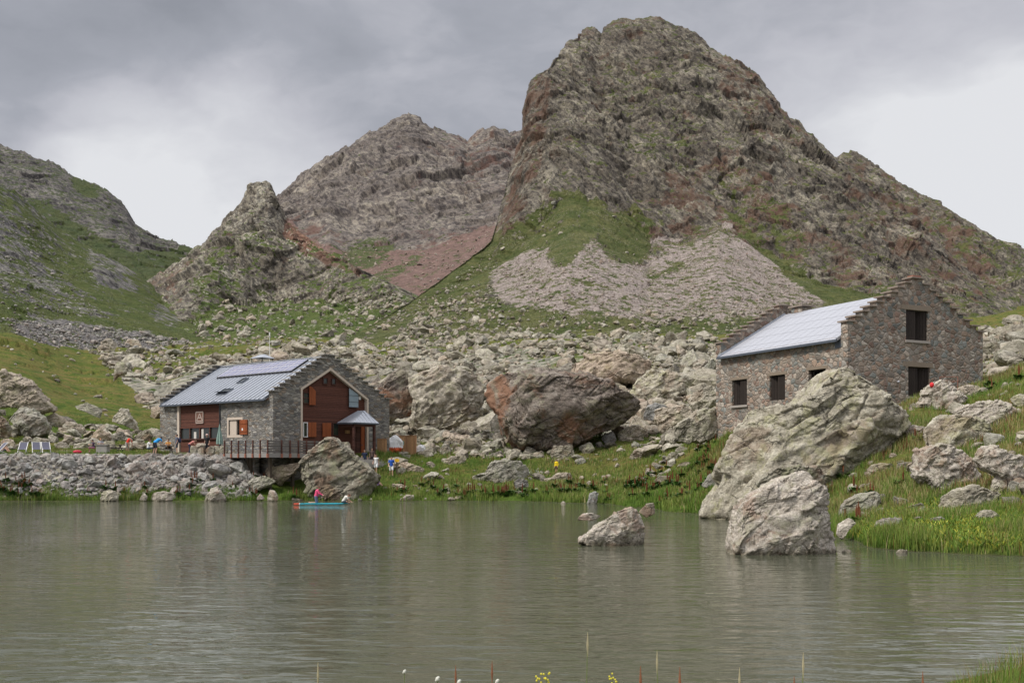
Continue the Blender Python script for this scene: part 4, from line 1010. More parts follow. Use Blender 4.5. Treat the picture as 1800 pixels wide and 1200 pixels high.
# wooden terrace on stilts round the corner of the left hut
def build_deck():
    R = thing('wooden_terrace', 'weathered wooden terrace on stilts with railings at the refuge corner', 'terrace', (A.o.x, A.o.y, A.zb), (0, 0, math.atan2(.78, .626)))
    e = -2.2; yl = A.Fp(396, 790, e)[0]; xr = A.G(566, 790, e)[0]
    MB().box(e, -.01, -.01, yl, -.16, 0).box(e, xr, e, -.012, -.16, 0).build('deck_boards', M['deckwood'], R)
    MB().box(e-.06, e, e-.06, yl, -.34, .02).box(e, xr, e-.06, e, -.34, .02).build('edge_beam', mat_cache('grey_beam', (.26,.245,.225)), R)
    def post(x, y): 
        p = MB().box(x-.05,x+.05,y-.05,y+.05,-.32,1.12).build('railing_post', M['plank2'], R)
        MB().box(x-.09,x+.09,y-.07,y+.07,-.36,-.02).build('bracket', M['bracket'], p)
    ys = np.linspace(e, yl, 7)
    for y in ys: post(e-.08, float(y))
    for x in np.linspace(e+1.3, xr, 6): post(float(x), e-.08)
    for z in (.35, .62, .89, 1.08):
        MB().box(e-.035,e-.015,e,yl,z-.02,z+.02).build('rail', M['flash'], R)
    for z in (.14, .36, .58, .80, 1.02):
        MB().box(e,xr,e-.04,e-.015,z-.08,z+.08).build('rail', M['deckwood'], R)
    for x, y in ((-1.1, -1.0), (-1.2, yl*.5), (1.2, -1.1), (xr-.3, -1.2), (-1.1, 1.6)):
        MB().box(x-.12,x+.12,y-.12,y+.12,-4.2,-.16).build('stilt', mat_cache('stilt_wood', (.12,.095,.07)), R)
    MB().box(-1.0,-.5,yl-2.5,yl-.2,-3.6,-.2).build('footing', M['stoneA'], R)
build_deck()

# ================================================================== right hut
B = Hut('stone_cabin', 'brown stone cabin with pale sheet roof and stepped gables behind the big boulder', 1490, 66, math.atan2(.436, .9), 6.2)
def bld_B():
    R = B.root; Wd, Ld = 12.46, 13.8; zb = B.zb
    zs = 9.17+H-zb; za = 12.40+H-zb; xa = 6.15; z0 = 8.13+H-zb+.12; sl = .565
    L, steps = stepped(Wd, zs, za, xa, 9, -2.0, .5)
    def rect(x0_, y0_, x1_, y1_):
        (a, az), (b, bz) = B.G(x0_, y1_), B.G(x1_, y0_); return a, b, az, bz
    W1 = rect(1592.5, 547, 1631, 597); W2 = rect(1596.5, 646, 1634.5, 696)
    hole = lambda r: [(r[0],r[2]),(r[1],r[2]),(r[1],r[3]),(r[0],r[3])]
    MB().prism(L, [hole(W1), hole(W2)], gmap(0), 0, .6).build('gable_wall', M['stoneB'], R)
    MB().prism(L, [], gmap(Ld-.6), 0, .6).build('gable_wall', M['stoneB'], R)
    slabs(R, steps, 0, .6, M['slabB'], .16, .09, 5); slabs(R, steps, Ld-.6, Ld, M['slabB'], .16, .09, 6)
    MB().box(xa-.3, xa+.42, .05, .55, za+.1, za+.24).build('coping_slab', mat_cache('red_slab', (.30,.13,.09), bump=.4), R)
    fw = []
    for x0_, y0_, x1_, y1_ in ((1287, 667, 1313, 712), (1352.5, 659, 1380, 703), (1421, 649, 1451, 690)):
        a, az = B.Fp((x0_+x1_)/2, (y0_+y1_)/2); w0 = B.Fp(x0_, 0)[0]; w1 = B.Fp(x1_, 0)[0]
        zt = B.Fp((x0_+x1_)/2, y0_)[1]; zl = B.Fp((x0_+x1_)/2, y1_)[1]; fw.append((w1, w0, zl, zt))
    top = z0+.02
    MB().prism([(.6,-2),(.6,top),(Ld-.6,top),(Ld-.6,-2)], [hole(r) for r in fw], fmap_(.003), 0, .55).build('front_wall', M['stoneB'], R)
    MB().box(Wd-.55, Wd-.003, .6, Ld-.6, -2, top-.02).build('rear_wall', M['stoneB'], R)
    MB().box(1.4, 1.5, .62, Ld-.62, -1, top-.5).box(1.5, Wd-1, 1.6, 1.7, -1, top+1.4).build('dim_interior', M['interior'], R)
    for r in (W1, W2):
        m = (r[0]+r[1])/2
        w = MB().box(r[0],r[0]+.09,.22,.36,r[2],r[3]).box(r[1]-.09,r[1],.22,.36,r[2],r[3]).box(r[0]+.09,r[1]-.09,.22,.36,r[3]-.09,r[3]).box(r[0]+.09,r[1]-.09,.22,.36,r[2],r[2]+.07).box(m-.05,m+.05,.24,.34,r[2]+.07,r[3]-.09).build('window', M['darkwood'], R)
        MB().box(r[0]-.1,r[1]+.1,-.12,.2,r[2]-.17,r[2]-.003).build('sill', M['slabB'] if False else mat_cache('pale_sill', (.36,.32,.28), bump=.3), w)
        MB().box(r[0]-.45,r[1]+.25,-.03,.10,r[3]+.003,r[3]+.32).build('lintel', mat_cache('brown_lintel', (.24,.19,.14), bump=.5, var=.2), w)
        MB().box(r[0]+.10,m-.05,.10,.15,r[2]+.03,r[3]-.05).build('shutter_leaf', M['darkwood'], w)
        MB().box(m+.02,m+.07,.0,.0+.001,r[2]+.03,r[3]-.05)
        MB().hexa([(r[1]-.09,.10,r[2]+.03),(r[1]-.04,.10,r[2]+.03),(m+.28,.52,r[2]+.03),(m+.23,.52,r[2]+.03),(r[1]-.09,.10,r[3]-.05),(r[1]-.04,.10,r[3]-.05),(m+.28,.52,r[3]-.05),(m+.23,.52,r[3]-.05)]).build('shutter_leaf', M['darkwood'], w)
    for i, r in enumerate(fw):
        m = (r[0]+r[1])/2
        w = MB().box(.22,.34,r[0],r[0]+.08,r[2],r[3]).box(.22,.34,r[1]-.08,r[1],r[2],r[3]).box(.22,.34,r[0]+.08,r[1]-.08,r[3]-.08,r[3]).box(.22,.34,r[0]+.08,r[1]-.08,r[2],r[2]+.06).build('window', M['darkwoodY'], R)
        if i < 1: MB().box(-.13,.2,r[0]-.15,r[1]+.1,r[2]-.16,r[2]-.003).build('sill', mat_cache('pale_sill', (.36,.32,.28), bump=.3), w)
        if i == 2:
            MB().box(.12,.17,r[0]+.05,r[1]-.45,r[2]+.05,r[3]-.4).build('shutter_leaf', M['redwood'], w)
        else:
            MB().box(.12,.17,r[0]+.05,m+.05,r[2]+.03,r[3]-.05).build('shutter_leaf', M['darkwoodY'], w)
            MB().hexa([(.12,r[1]-.1,r[2]+.03),(.12,r[1]-.05,r[2]+.03),(.52,m+.25,r[2]+.03),(.52,m+.2,r[2]+.03),(.12,r[1]-.1,r[3]-.05),(.12,r[1]-.05,r[3]-.05),(.52,m+.25,r[3]-.05),(.52,m+.2,r[3]-.05)]).build('shutter_leaf', M['darkwoodY'], w)
        MB().box(-.02,.10,r[0]-.2,r[1]+.2,r[3]+.003,r[3]+.2).build('lintel', mat_cache('brown_lintel', (.24,.19,.14), bump=.5, var=.2), w)
    e = .32; zr = z0+sl*xa; zf = zr-(Wd+.3-xa)*.52; th = .09
    rf = MB(); z_e = z0-sl*e
    rf.hexa([(-e,.6,z_e-th),(xa,.6,zr-th),(xa,Ld-.6,zr-th),(-e,Ld-.6,z_e-th),(-e,.6,z_e),(xa,.6,zr),(xa,Ld-.6,zr),(-e,Ld-.6,z_e)])
    rf.hexa([(xa,.6,zr-th),(Wd+.3,.6,zf-th),(Wd+.3,Ld-.6,zf-th),(xa,Ld-.6,zr-th),(xa,.6,zr),(Wd+.3,.6,zf),(Wd+.3,Ld-.6,zf),(xa,Ld-.6,zr)])
    ro = rf.build('roof', M['roofB'], R)
    se = MB(); 
    for i in range(1, 8):
        for j, x in enumerate((.9, 2.3, 3.7, 5.1)): se.bar((x, .6, z0+sl*x+.002), (x, Ld-.6, z0+sl*x+.002), .02, .006)
    for k_ in range(14):
        y = .6+k_*(Ld-1.2)/14; se.bar((-e, y, z_e+.006), (xa, y, zr+.006), .015, .008)
    se.build('sheet_joint', M['roofB'], ro)
    MB().bar((-e-.05,.6,z_e-.07),(-e-.05,Ld-.6,z_e-.07),.10,.16).build('gutter', M['flash'], ro)
    MB().bar((-e,.66,z_e+.05),(xa,.66,zr+.05),.12,.12).build('flashing', M['roofB'], ro); MB().bar((-e,Ld-.68,z_e+.05),(xa,Ld-.68,zr+.05),.14,.12).build('flashing', mat_cache('grey_flash', (.30,.32,.36)), ro)
    MB().box(-.03,.5,.6,1.1,z0-.7,z0-.02).build('eave_corner', M['flash'], R)
    # flat topped chimney behind the ridge
    k = (1407-CX)/F; p = B.o+B.g*(xa+.3); yc = (k*p.y-p.x)/(B.f.x-k*B.f.y)
    ch = MB().box(xa-.1,xa+.9,yc-.6,yc+.6,zr-.8,zr+.32).build('chimney', M['stoneB'], R)
    MB().box(xa-.25,xa+1.05,yc-.8,yc+.8,zr+.38,zr+.50).box(xa-.05,xa+.15,yc-.5,yc-.3,zr+.32,zr+.38).box(xa+.6,xa+.8,yc+.3,yc+.5,zr+.32,zr+.38).build('chimney_cap', M['slabB'], ch)
    (lx, lz) = B.G(1577, 671); MB().ball((lx, -.12, lz), .09).tube([(lx,0,lz+.02),(lx,-.1,lz)], .03, 6).build('wall_lamp', M['roofB'], R, True)
bld_B()
# ------------------------------------------------------------------ rocks
_ico = {}
def ico(n):
    if n not in _ico:
        bm = bmesh.new(); bmesh.ops.create_icosphere(bm, subdivisions=n, radius=1)
        V = np.array([v.co[:] for v in bm.verts]); Fa = np.array([[v.index for v in f.verts] for f in bm.faces]); bm.free()
        _ico[n] = (V, Fa)
    return _ico[n]
def vnormals(V, Fa):
    n = np.cross(V[Fa[:,1]]-V[Fa[:,0]], V[Fa[:,2]]-V[Fa[:,0]]); N = np.zeros_like(V)
    for k in range(3): np.add.at(N, Fa[:,k], n)
    return N/(np.linalg.norm(N, axis=1, keepdims=True)+1e-9)

def proto_rock(seed, lvl=3, sx=1.0, sy=.8, sz=.65, cuts=16, rough=1.0):
    r = np.random.RandomState(seed); V, Fa = ico(lvl); V = V*[sx, sy, sz]
    for _ in range(cuts):
        n = r.normal(size=3)*[1,1,1.2]; n /= np.linalg.norm(n); h = (V@n).max()*r.uniform(.50, .86)
        V = V - np.maximum(0, V@n-h)[:,None]*n
    N = vnormals(V, Fa)
    d = facet(V*2.6+seed*3.1, seed)[0]*.055 + facet(V*6+seed, seed+1)[0]*.03 + fbm(V*3+seed, 3, seed)*.02
    return V + N*(d*rough)[:,None], Fa

def outline_rock(name, pts_, D, mat, label, lvl=6, depth=None, seed=1, group=None, cuts=13, rough=1.0, sink=.35, cat='boulder', lean=0.0, strata=0.0):
    """a solid boulder of real depth whose face seen from the lake has the given outline"""
    P = np.array([[wx(a, D), wz(b, D)] for a, b in pts_]); zmin = P[:,1].min(); zmax = P[:,1].max()
    area = .5*abs(np.dot(P[:,0], np.roll(P[:,1],-1))-np.dot(P[:,1], np.roll(P[:,0],-1)))
    cx = (P[:,0].min()+P[:,0].max())/2; cz = zmin+(zmax-zmin)*.42
    # dense outline -> radius by angle (outermost hit)
    Q = []
    for i in range(len(P)):
        a, b = P[i], P[(i+1)%len(P)]
        for t in np.linspace(0, 1, 30, endpoint=False): Q.append(a+(b-a)*t)
    Q = np.array(Q)-[cx, cz]; th = np.arctan2(Q[:,1], Q[:,0]); rr = np.hypot(Q[:,0], Q[:,1])
    bins = np.linspace(-math.pi, math.pi, 361); R = np.zeros(360)
    for t, q in zip(th, rr):
        k = int((t+math.pi)/(2*math.pi)*360) % 360; R[k] = max(R[k], q)
    idx = np.where(R > 0)[0]; R = np.interp(np.arange(360), idx, R[idx], period=360)
    R = np.convolve(np.concatenate([R[-1:], R, R[:1]]), np.ones(3)/3, 'valid')
    V, Fa = ico(lvl); s = np.hypot(V[:,0], V[:,2]); ang = np.arctan2(V[:,2], V[:,0])
    Ra = np.interp((ang+math.pi)/(2*math.pi)*360-.5, np.arange(360), R, period=360)
    w = P[:,0].max()-P[:,0].min(); depth = depth or min(w*.36, math.sqrt(area)*.55)
    if lvl == 7: cuts = 8
    sp = s**(.46 if lvl == 7 else .6); y = np.sign(V[:,1])*np.abs(V[:,1])**.8*depth
    X = np.stack([Ra*np.cos(ang)*sp, y, Ra*np.sin(ang)*sp], 1)
    r = np.random.RandomState(seed)
    for _ in range(cuts):
        n = np.array([r.normal()*.62, -abs(r.normal())*.8-.65, r.normal()*.45+.12]); n /= np.linalg.norm(n)
        h = (X@n).max()*r.uniform(.66, .90); X = X - np.maximum(0, X@n-h)[:,None]*n
    for _ in range(3):
        n = np.array([r.normal()*.7, abs(r.normal())+.3, r.normal()*.5]); n /= np.linalg.norm(n)
        h = (X@n).max()*r.uniform(.65, .9); X = X - np.maximum(0, X@n-h)[:,None]*n
    N = vnormals(X, Fa); S_ = math.sqrt(area)
    q = X + seed*13.7; c, s2 = math.cos(.5), math.sin(.5)
    qs = np.stack([q[:,0]*c+q[:,2]*s2, q[:,1], (-q[:,0]*s2+q[:,2]*c)*2.2], 1)
    wp = fbm(q/S_*1.5, 3, seed)[:,None]*.4
    d = facet(qs/(S_*.34)+wp, seed)[0]*S_*.050 + facet(qs/(S_*.15)+wp, seed+1)[0]*S_*.020 + facet(q/(S_*.07)+wp, seed+2)[0]*S_*.010 + facet(q/(S_*.032), seed+5)[0]*S_*.0035 + fbm(q/S_*4, 4, seed+3)*S_*.009
    if lvl >= 5:
        k1 = crack(qs/(S_*.30)+wp*1.3, seed+9); d = d - np.clip(1-k1/.07, 0, 1)*S_*.030*np.clip(fbm(q/S_*2, 2, seed+20)*2+.7, 0, 1)
        if lvl >= 6: k2 = crack(q/(S_*.13)+wp, seed+10); d = d - np.clip(1-k2/.08, 0, 1)*S_*.011*np.clip(fbm(q/S_*3, 2, seed+21)*3+.4, 0, 1)
    if strata: d = d + np.abs(np.sin(qs[:,2]/S_*26+fbm(q/S_*3, 3, seed+4)*5))*S_*-.014*strata
    d = d - np.abs(d).mean()*.3
    X = X + N*(d*rough)[:,None]
    X[:,1] += lean*X[:,2]
    # base runs into the ground
    sink = min(sink, (zmax-zmin)*.22) if D > 40 else sink
    q_ = np.clip((X[:,2]-(zmin-cz)*.2)/((zmin-cz)*.8), 0, 1); X[:,2] -= q_*q_*sink
    me = mesh_np(name, X, Fa, mat, lvl >= 6)
    o = link(name, me, loc=(cx, D+depth*.55, cz), label=label, category=cat)
    if group: o['group'] = group
    return o

c6 = lambda *p: [(1200+x/3, 620+y/3) for x, y in p]
c5 = lambda *p: [(660+x/3, 600+y/3) for x, y in p]
c4 = lambda *p: [(480+x/5.625, 740+y/5.625) for x, y in p]
c2 = lambda *p: [(x/5.625, 720+y/5.625) for x, y in p]
c1 = lambda *p: [(260+x*.2556, 600+y*.2556) for x, y in p]
RK = [
 # outline, D (None = from the ground), material, level, label
 (c6((145,858),(185,740),(235,680),(215,610),(235,540),(290,430),(380,300),(430,280),(560,268),(650,262),(700,215),(760,150),(820,95),(865,52),(905,55),(960,85),(1010,130),(1090,190),(1130,240),(1210,290),(1265,370),(1290,420),(1240,470),(1150,560),(1130,600),(900,640),(850,700),(600,800),(350,862)), 55.5, 'pale_big', 7, 'huge pale lichened boulder with a pointed top hiding the foot of the stone cabin'),
 (c6((262,1068),(258,1000),(300,870),(340,790),(420,730),(510,690),(550,660),(640,632),(700,636),(745,680),(780,730),(800,800),(815,900),(835,1000),(838,1070),(700,1078),(560,1078),(380,1066)), 34.6, 'near', 7, 'craggy rust-stained boulder standing in the lake, nearest of all the rocks'),
 ([(1016,950),(1028,941),(1045,928),(1068,912),(1088,899),(1108,893),(1124,898),(1134,918),(1138,940),(1138,960),(1080,960),(1040,955)], 38.3, 'near', 6, 'low pale wedge-shaped rock rising alone from the middle of the lake'),
 (c5((580,290),(590,220),(640,170),(690,148),(760,155),(900,138),(1000,150),(1100,162),(1250,200),(1340,260),(1400,300),(1425,350),(1400,410),(1300,450),(1180,490),(1080,535),(950,555),(830,560),(740,545),(690,500),(650,420),(610,340)), 100.5, 'red', 7, 'huge dark rust-streaked boulder overhanging the grass in the middle of the valley'),
 (c5((160,440),(185,370),(195,290),(150,205),(230,160),(330,112),(420,140),(500,158),(555,200),(568,300),(560,380),(480,400),(380,440),(260,445)), 108, 'pale', 6, 'big pale flat-faced boulder between the refuge and the dark rust boulder'),
 (c5((-10,260),(40,200),(120,140),(195,190),(215,290),(205,380),(80,385),(10,340)), 110, 'red', 6, 'rust-bellied boulder behind the right gable corner of the refuge'),
 (c4((236,420),(270,360),(350,290),(440,205),(500,165),(570,152),(620,185),(700,260),(770,320),(830,380),(900,430),(960,480),(1012,560),(1000,620),(955,700),(930,790),(600,790),(255,780),(300,650),(250,560),(236,480)), 85.0, 'brown', 7, 'large brown pyramidal boulder at the water edge in front of the refuge door'),
 (c4((645,225),(680,208),(745,205),(765,240),(775,330),(700,330)), 91, 'pale', 4, 'small square boulder peeping behind the brown pyramidal boulder'),
 (c5((1000,190),(1040,110),(1120,60),(1240,45),(1380,60),(1460,105),(1500,160),(1400,200),(1250,220),(1100,215)), 137, 'pale', 6, 'broad pale slab leaning on the slope above the dark rust boulder'),
 (c5((1340,290),(1370,220),(1440,150),(1560,145),(1670,180),(1680,230),(1660,262),(1600,290),(1500,320),(1430,335)), 126, 'pale_big', 6, 'smooth pale slab with dark right edge left of the stone cabin, upper one'),
 (c5((1475,400),(1485,360),(1530,345),(1640,330),(1690,370),(1690,440),(1600,465),(1500,455)), 97, 'pale', 5, 'grey faceted boulder just right of the dark rust boulder'),
 (c5((1525,510),(1600,430),(1690,375),(1760,345),(1830,360),(1870,430),(1830,480),(1730,515)), 78, 'pale', 6, 'two-toned pale slab against the left corner of the stone cabin'),
 (c5((1410,400),(1440,335),(1480,322),(1545,340),(1510,400)), 104, 'grey', 4, 'pale blue-grey stone touching the right end of the dark rust boulder'),
 (c5((1650,310),(1690,262),(1780,228),(1820,330),(1740,365),(1680,350)), 94, 'pale', 5, 'flat pale rock beside the left wall of the stone cabin'),
 (c5((498,742),(515,712),(575,690),(600,640),(680,620),(760,628),(825,670),(818,715),(720,735),(600,748)), None, 'pale', 6, 'long flat pale boulder in the grass below the dark rust boulder'),
 (c5((718,745),(755,722),(800,728),(818,772),(750,795)), None, 'grey', 5, 'small block below the right end of the long flat boulder'),
 (c5((922,715),(965,690),(1040,692),(1058,716),(1010,742),(950,742)), None, 'pale', 5, 'low rounded boulder in front of the child in yellow'),
 (c5((1262,495),(1330,450),(1400,434),(1442,468),(1400,515),(1300,535)), None, 'pale', 5, 'grey wedge boulder in the grass under the right end of the dark rust boulder'),
 (c5((1185,505),(1255,468),(1275,520),(1230,555)), None, 'grey', 4, 'split stone leaning on the grey wedge boulder'),
 (c5((1065,560),(1135,525),(1160,570),(1110,600)), None, 'brown', 4, 'reddish rounded stone under the dark rust boulder'),
 (c5((922,600),(940,550),(1040,548),(1052,600),(1000,635),(940,625)), None, 'brown', 5, 'blocky boulder behind the child in yellow'),
 (c5((335,645),(400,605),(480,600),(475,632),(440,655)), None, 'pale', 5, 'low pale rock with dark underside in the meadow right of the hikers'),
 (c5((488,565),(530,520),(552,550),(535,580)), None, 'grey', 4, 'tilted grey stone right of the white sacks'),
 (c5((265,525),(300,475),(360,470),(372,515),(330,545)), None, 'pale', 4, 'split boulder behind the small white sack'),
 (c5((138,485),(200,432),(300,420),(325,460),(260,492)), None, 'grey', 5, 'angular boulder above the wooden crates'),
 (c5((398,492),(440,460),(490,462),(430,505)), None, 'pale', 4, 'white flat stone on the grass below the flat-faced boulder'),
 (c5((560,560),(590,525),(660,520),(680,560),(640,590)), None, 'pale', 4, 'pale boulder left of the dry stone heap'),
 (c5((245,610),(290,580),(310,600),(270,618)), None, 'pale', 4, 'small pale stone on the grass below the crates'),
 (c5((100,640),(160,636),(260,672),(240,694),(120,694)), None, 'pale', 5, 'long pale slab lying behind the hiker in blue'),
 (c5((1465,735),(1500,708),(1570,708),(1560,740)), None, 'pale', 4, 'white-topped stone among red docks near the right shore'),
 (c5((1740,760),(1755,705),(1790,695),(1815,760),(1780,775)), None, 'grey', 4, 'upright grey stone on the bank left of the huge lichened boulder'),
 (c5((1390,900),(1430,855),(1470,850),(1478,905),(1430,915)), 57, 'brown', 4, 'small square rusty stone in the shallows behind the wedge-shaped rock'),
 (c5((1065,935),(1090,905),(1150,905),(1200,925),(1150,938)), 44.6, 'near', 4, 'low flat stone with a grass tuft in the lake left of the wedge-shaped rock'),
 (c5((120,838),(160,808),(200,808),(215,835),(180,842)), 84.6, 'near', 4, 'smooth low stone at the waterline right of the paddleboard'),
 (c5((1115,862),(1130,800),(1160,788),(1178,800),(1165,864)), 78.6, 'grey', 4, 'upright speckled stone at the waterline in the middle of the bank'),
 (c5((970,865),(985,842),(1010,845),(1010,866)), 79, 'near', 3, 'tiny pale stone at the waterline left of the speckled stone'),
 (c6((1275,235),(1300,180),(1370,145),(1430,148),(1470,200),(1530,240),(1500,290),(1410,312),(1285,308)), None, 'near', 6, 'layered pinkish rock stack below the lower gable window'),
 (c6((1450,190),(1520,160),(1580,168),(1590,215),(1550,245),(1460,240)), None, 'pale', 5, 'pale rock against the right foot of the cabin gable'),
 (c6((1430,320),(1530,270),(1650,248),(1780,278),(1860,330),(1800,400),(1600,400),(1480,360)), None, 'near', 6, 'smooth domed slab above the yellow lichened outcrop'),
 (c6((1283,500),(1290,430),(1340,365),(1400,315),(1500,328),(1620,358),(1735,400),(1720,450),(1580,500),(1420,505)), None, 'pale_big', 6, 'yellow lichened outcrop right of the huge lichened boulder'),
 (c6((1205,560),(1260,515),(1330,488),(1420,478),(1500,515),(1570,575),(1612,670),(1580,715),(1440,730),(1330,700),(1270,655),(1235,600)), None, 'near', 6, 'jumbled craggy outcrop in the meadow below the yellow lichened one'),
 (c6((1565,560),(1600,495),(1655,482),(1730,525),(1830,545),(1840,760),(1740,755),(1690,650),(1600,610)), None, 'near', 6, 'craggy outcrop cut by the right edge of the picture'),
 (c6((1383,815),(1400,760),(1480,722),(1580,693),(1680,738),(1735,798),(1700,835),(1500,845),(1400,838)), None, 'pale_big', 6, 'big rounded pale boulder in the meadow at the right, half in grass'),
 (c6((835,845),(870,780),(960,742),(1040,733),(1065,790),(1010,850),(900,862)), None, 'pale', 5, 'light grey boulder with pink patch right of the nearest lake boulder'),
 (c6((1555,860),(1600,828),(1645,830),(1695,870),(1705,905),(1600,895)), None, 'pale_big', 4, 'small lichened stone below the big rounded boulder'),
 (c6((815,960),(830,900),(880,873),(935,882),(880,930),(850,965)), 41.0, 'near', 4, 'low stone at the waterline between the lake boulder and the green bank'),
 (c6((1128,1055),(1150,1036),(1190,1040),(1196,1065),(1150,1068)), 35.2, 'near', 4, 'little white stone at the water edge of the green bank'),
 (c6((838,1060),(850,1038),(880,1035),(910,1055),(880,1066)), 35.4, 'near', 3, 'flat little stone touching the right foot of the lake boulder'),
 (c6((240,905),(262,868),(300,862),(310,915)), 56.0, 'grey', 4, 'small blue-white stone in the water behind the nearest lake boulder'),
 (c6((400,690),(500,600),(600,590),(700,600),(780,610),(790,700),(700,760),(500,760)), 52.5, 'brown', 6, 'brown block wedged under the huge lichened boulder'),
 (c6((1165,405),(1220,378),(1290,390),(1285,440),(1230,455),(1180,435)), None, 'near', 4, 'layered stone on the right shoulder of the huge lichened boulder'),
 (c6((975,620),(1010,588),(1060,580),(1115,585),(1135,612),(1000,640)), None, 'pale_big', 4, 'yellowish flat stone at the right foot of the huge lichened boulder'),
 (c6((1120,615),(1150,578),(1230,572),(1240,610),(1180,622)), None, 'grey', 4, 'grey flat stone beside the yellowish flat stone'),
 (c6((1630,760),(1650,660),(1700,640),(1730,700),(1700,720)), None, 'near', 4, 'rounded stone between the two right hand outcrops'),
 (c6((105,700),(150,633),(200,658),(228,690),(200,715)), None, 'grey', 4, 'grey pointed stone in the docks left of the huge lichened boulder'),
 (c6((1740,240),(1790,212),(1860,230),(1850,290),(1760,275)), None, 'pale_big', 4, 'lichened stone in the grass at the right edge level with the cabin foot'),
 (c2((15,75),(60,20),(110,-25),(200,-40),(300,-5),(400,75),(455,170),(430,225),(330,240),(240,235),(180,180),(110,150)), 103, 'pale', 6, 'large angular boulder with overhanging shadow above the deck chairs'),
 ([(-20,655),(6,651),(30,660),(52,672),(62,690),(72,702),(86,718),(52,724),(20,712),(-20,712)], 113, 'pale', 6, 'big sloping slab above the angular boulder at the left edge'),
 (c2((-60,100),(0,60),(50,110),(105,200),(60,240),(-40,240)), 101, 'brown', 5, 'dark boulder cut by the left edge beside the sunbathers'),
 (c2((425,65),(520,28),(620,88),(672,160),(560,185),(450,130)), None, 'pale', 5, 'tilted boulder right of the large angular boulder'),
 (c2((548,195),(620,172),(735,178),(780,138),(820,188),(805,255),(650,255)), None, 'pale', 5, 'long low boulder in the middle of the left rock group'),
 (c2((238,240),(310,192),(380,230),(405,275),(300,285)), None, 'brown', 4, 'rounded boulder under the large angular boulder'),
 (c2((275,310),(340,268),(450,288),(530,330),(480,355),(300,345)), None, 'pale', 4, 'rounded boulder right above the three deck chairs'),
 (c2((525,345),(580,308),(640,328),(685,380),(560,402)), None, 'pale', 4, 'round topped boulder right of the three deck chairs'),
 (c2((695,350),(800,318),(870,338),(885,395),(720,402)), None, 'pale', 5, 'wide boulder behind the red bag'),
 (c2((845,240),(960,188),(1060,228),(1085,292),(900,335)), None, 'pale', 5, 'massive rounded boulder behind the seated visitors on the left'),
 (c2((1085,310),(1120,240),(1190,207),(1245,270),(1210,325)), None, 'pale', 5, 'pointed boulder left of the visitor in red'),
 (c2((1065,65),(1100,10),(1160,-18),(1255,-12),(1260,50),(1325,110),(1345,185),(1200,145),(1090,115)), 116, 'pale', 5, 'two stacked boulders perched on the grass slope left of the refuge'),
 (c2((1305,290),(1380,208),(1480,188),(1505,262),(1440,320)), None, 'brown', 5, 'dark faced boulder behind the people by the refuge wall'),
 (c2((1145,355),(1250,328),(1400,318),(1445,385),(1300,402)), None, 'pale', 5, 'pale flat boulder behind the visitor in red'),
 ([(122,714),(150,707),(180,720),(172,730),(150,724)], 121, 'pale', 4, 'flat white slab alone on the green slope'),
 ([(197,668),(200,634),(215,632),(222,645),(220,658),(205,660)], 160, 'brown', 4, 'upright mushroom-shaped boulder on the left edge of the rubble field'),
 (c2((975,885),(1000,808),(1070,788),(1145,820),(1155,888)), 84.0, 'pale', 5, 'square pale stone at the waterline below the embankment'),
 (c2((1440,885),(1500,820),(1600,808),(1765,840),(1800,888),(1600,892)), 84.2, 'near', 5, 'long flat white rock at the waterline below the refuge'),
 (c2((1255,850),(1300,758),(1362,768),(1335,835),(1300,860)), None, 'grey', 4, 'narrow upright stone at the foot of the embankment'),
 (c2((1365,885),(1420,820),(1455,862),(1440,888)), 84.0, 'near', 4, 'dark wedge stone left of the long flat white rock'),
 (c1((372,1085),(430,1010),(470,998),(535,1085),(450,1092)), 83.8, 'near', 5, 'triangular cracked rock at the waterline under the terrace'),
 (c1((635,1005),(720,930),(800,926),(875,960),(830,995),(720,1022)), 85.6, 'pale', 5, 'white sloping slab on the bank below the terrace stilts'),
 (c1((785,905),(810,858),(950,848),(1045,828),(1000,905),(900,970),(840,935)), 86.8, 'pale', 5, 'white slab between the stilts and the brown pyramidal boulder'),
 (c1((815,1085),(835,1018),(872,1026),(898,1084)), 84.0, 'near', 4, 'small upright stone at the waterline behind the board tail'),
 (c1((735,1085),(770,1043),(805,1082)), 84.0, 'grey', 3, 'tiny dark stone at the waterline between two rocks'),
 ([(800,526),(806,505),(825,494),(850,498),(862,512),(855,545),(835,556),(812,540)], None, 'pale', 5, 'pale outcrop on the green slope below the scree'),
]
ROCK_BOX = []
for i, (o, D, m, lv, lab) in enumerate(RK):
    yb = max(p[1] for p in o); xm = sum(p[0] for p in o)/len(o)
    if lab.startswith('pale outcrop'): continue
    if D is None: D = solveD(xm, yb-3.0, 34)
    outline_rock('boulder', o, D, M[m], lab, lv, seed=i*7+3, rough=.78 if lv == 7 else 1.0 if lv > 4 else .8)
    xs = [p[0] for p in o]; ROCK_BOX.append((min(xs), max(xs), D, max(xs)-min(xs)))

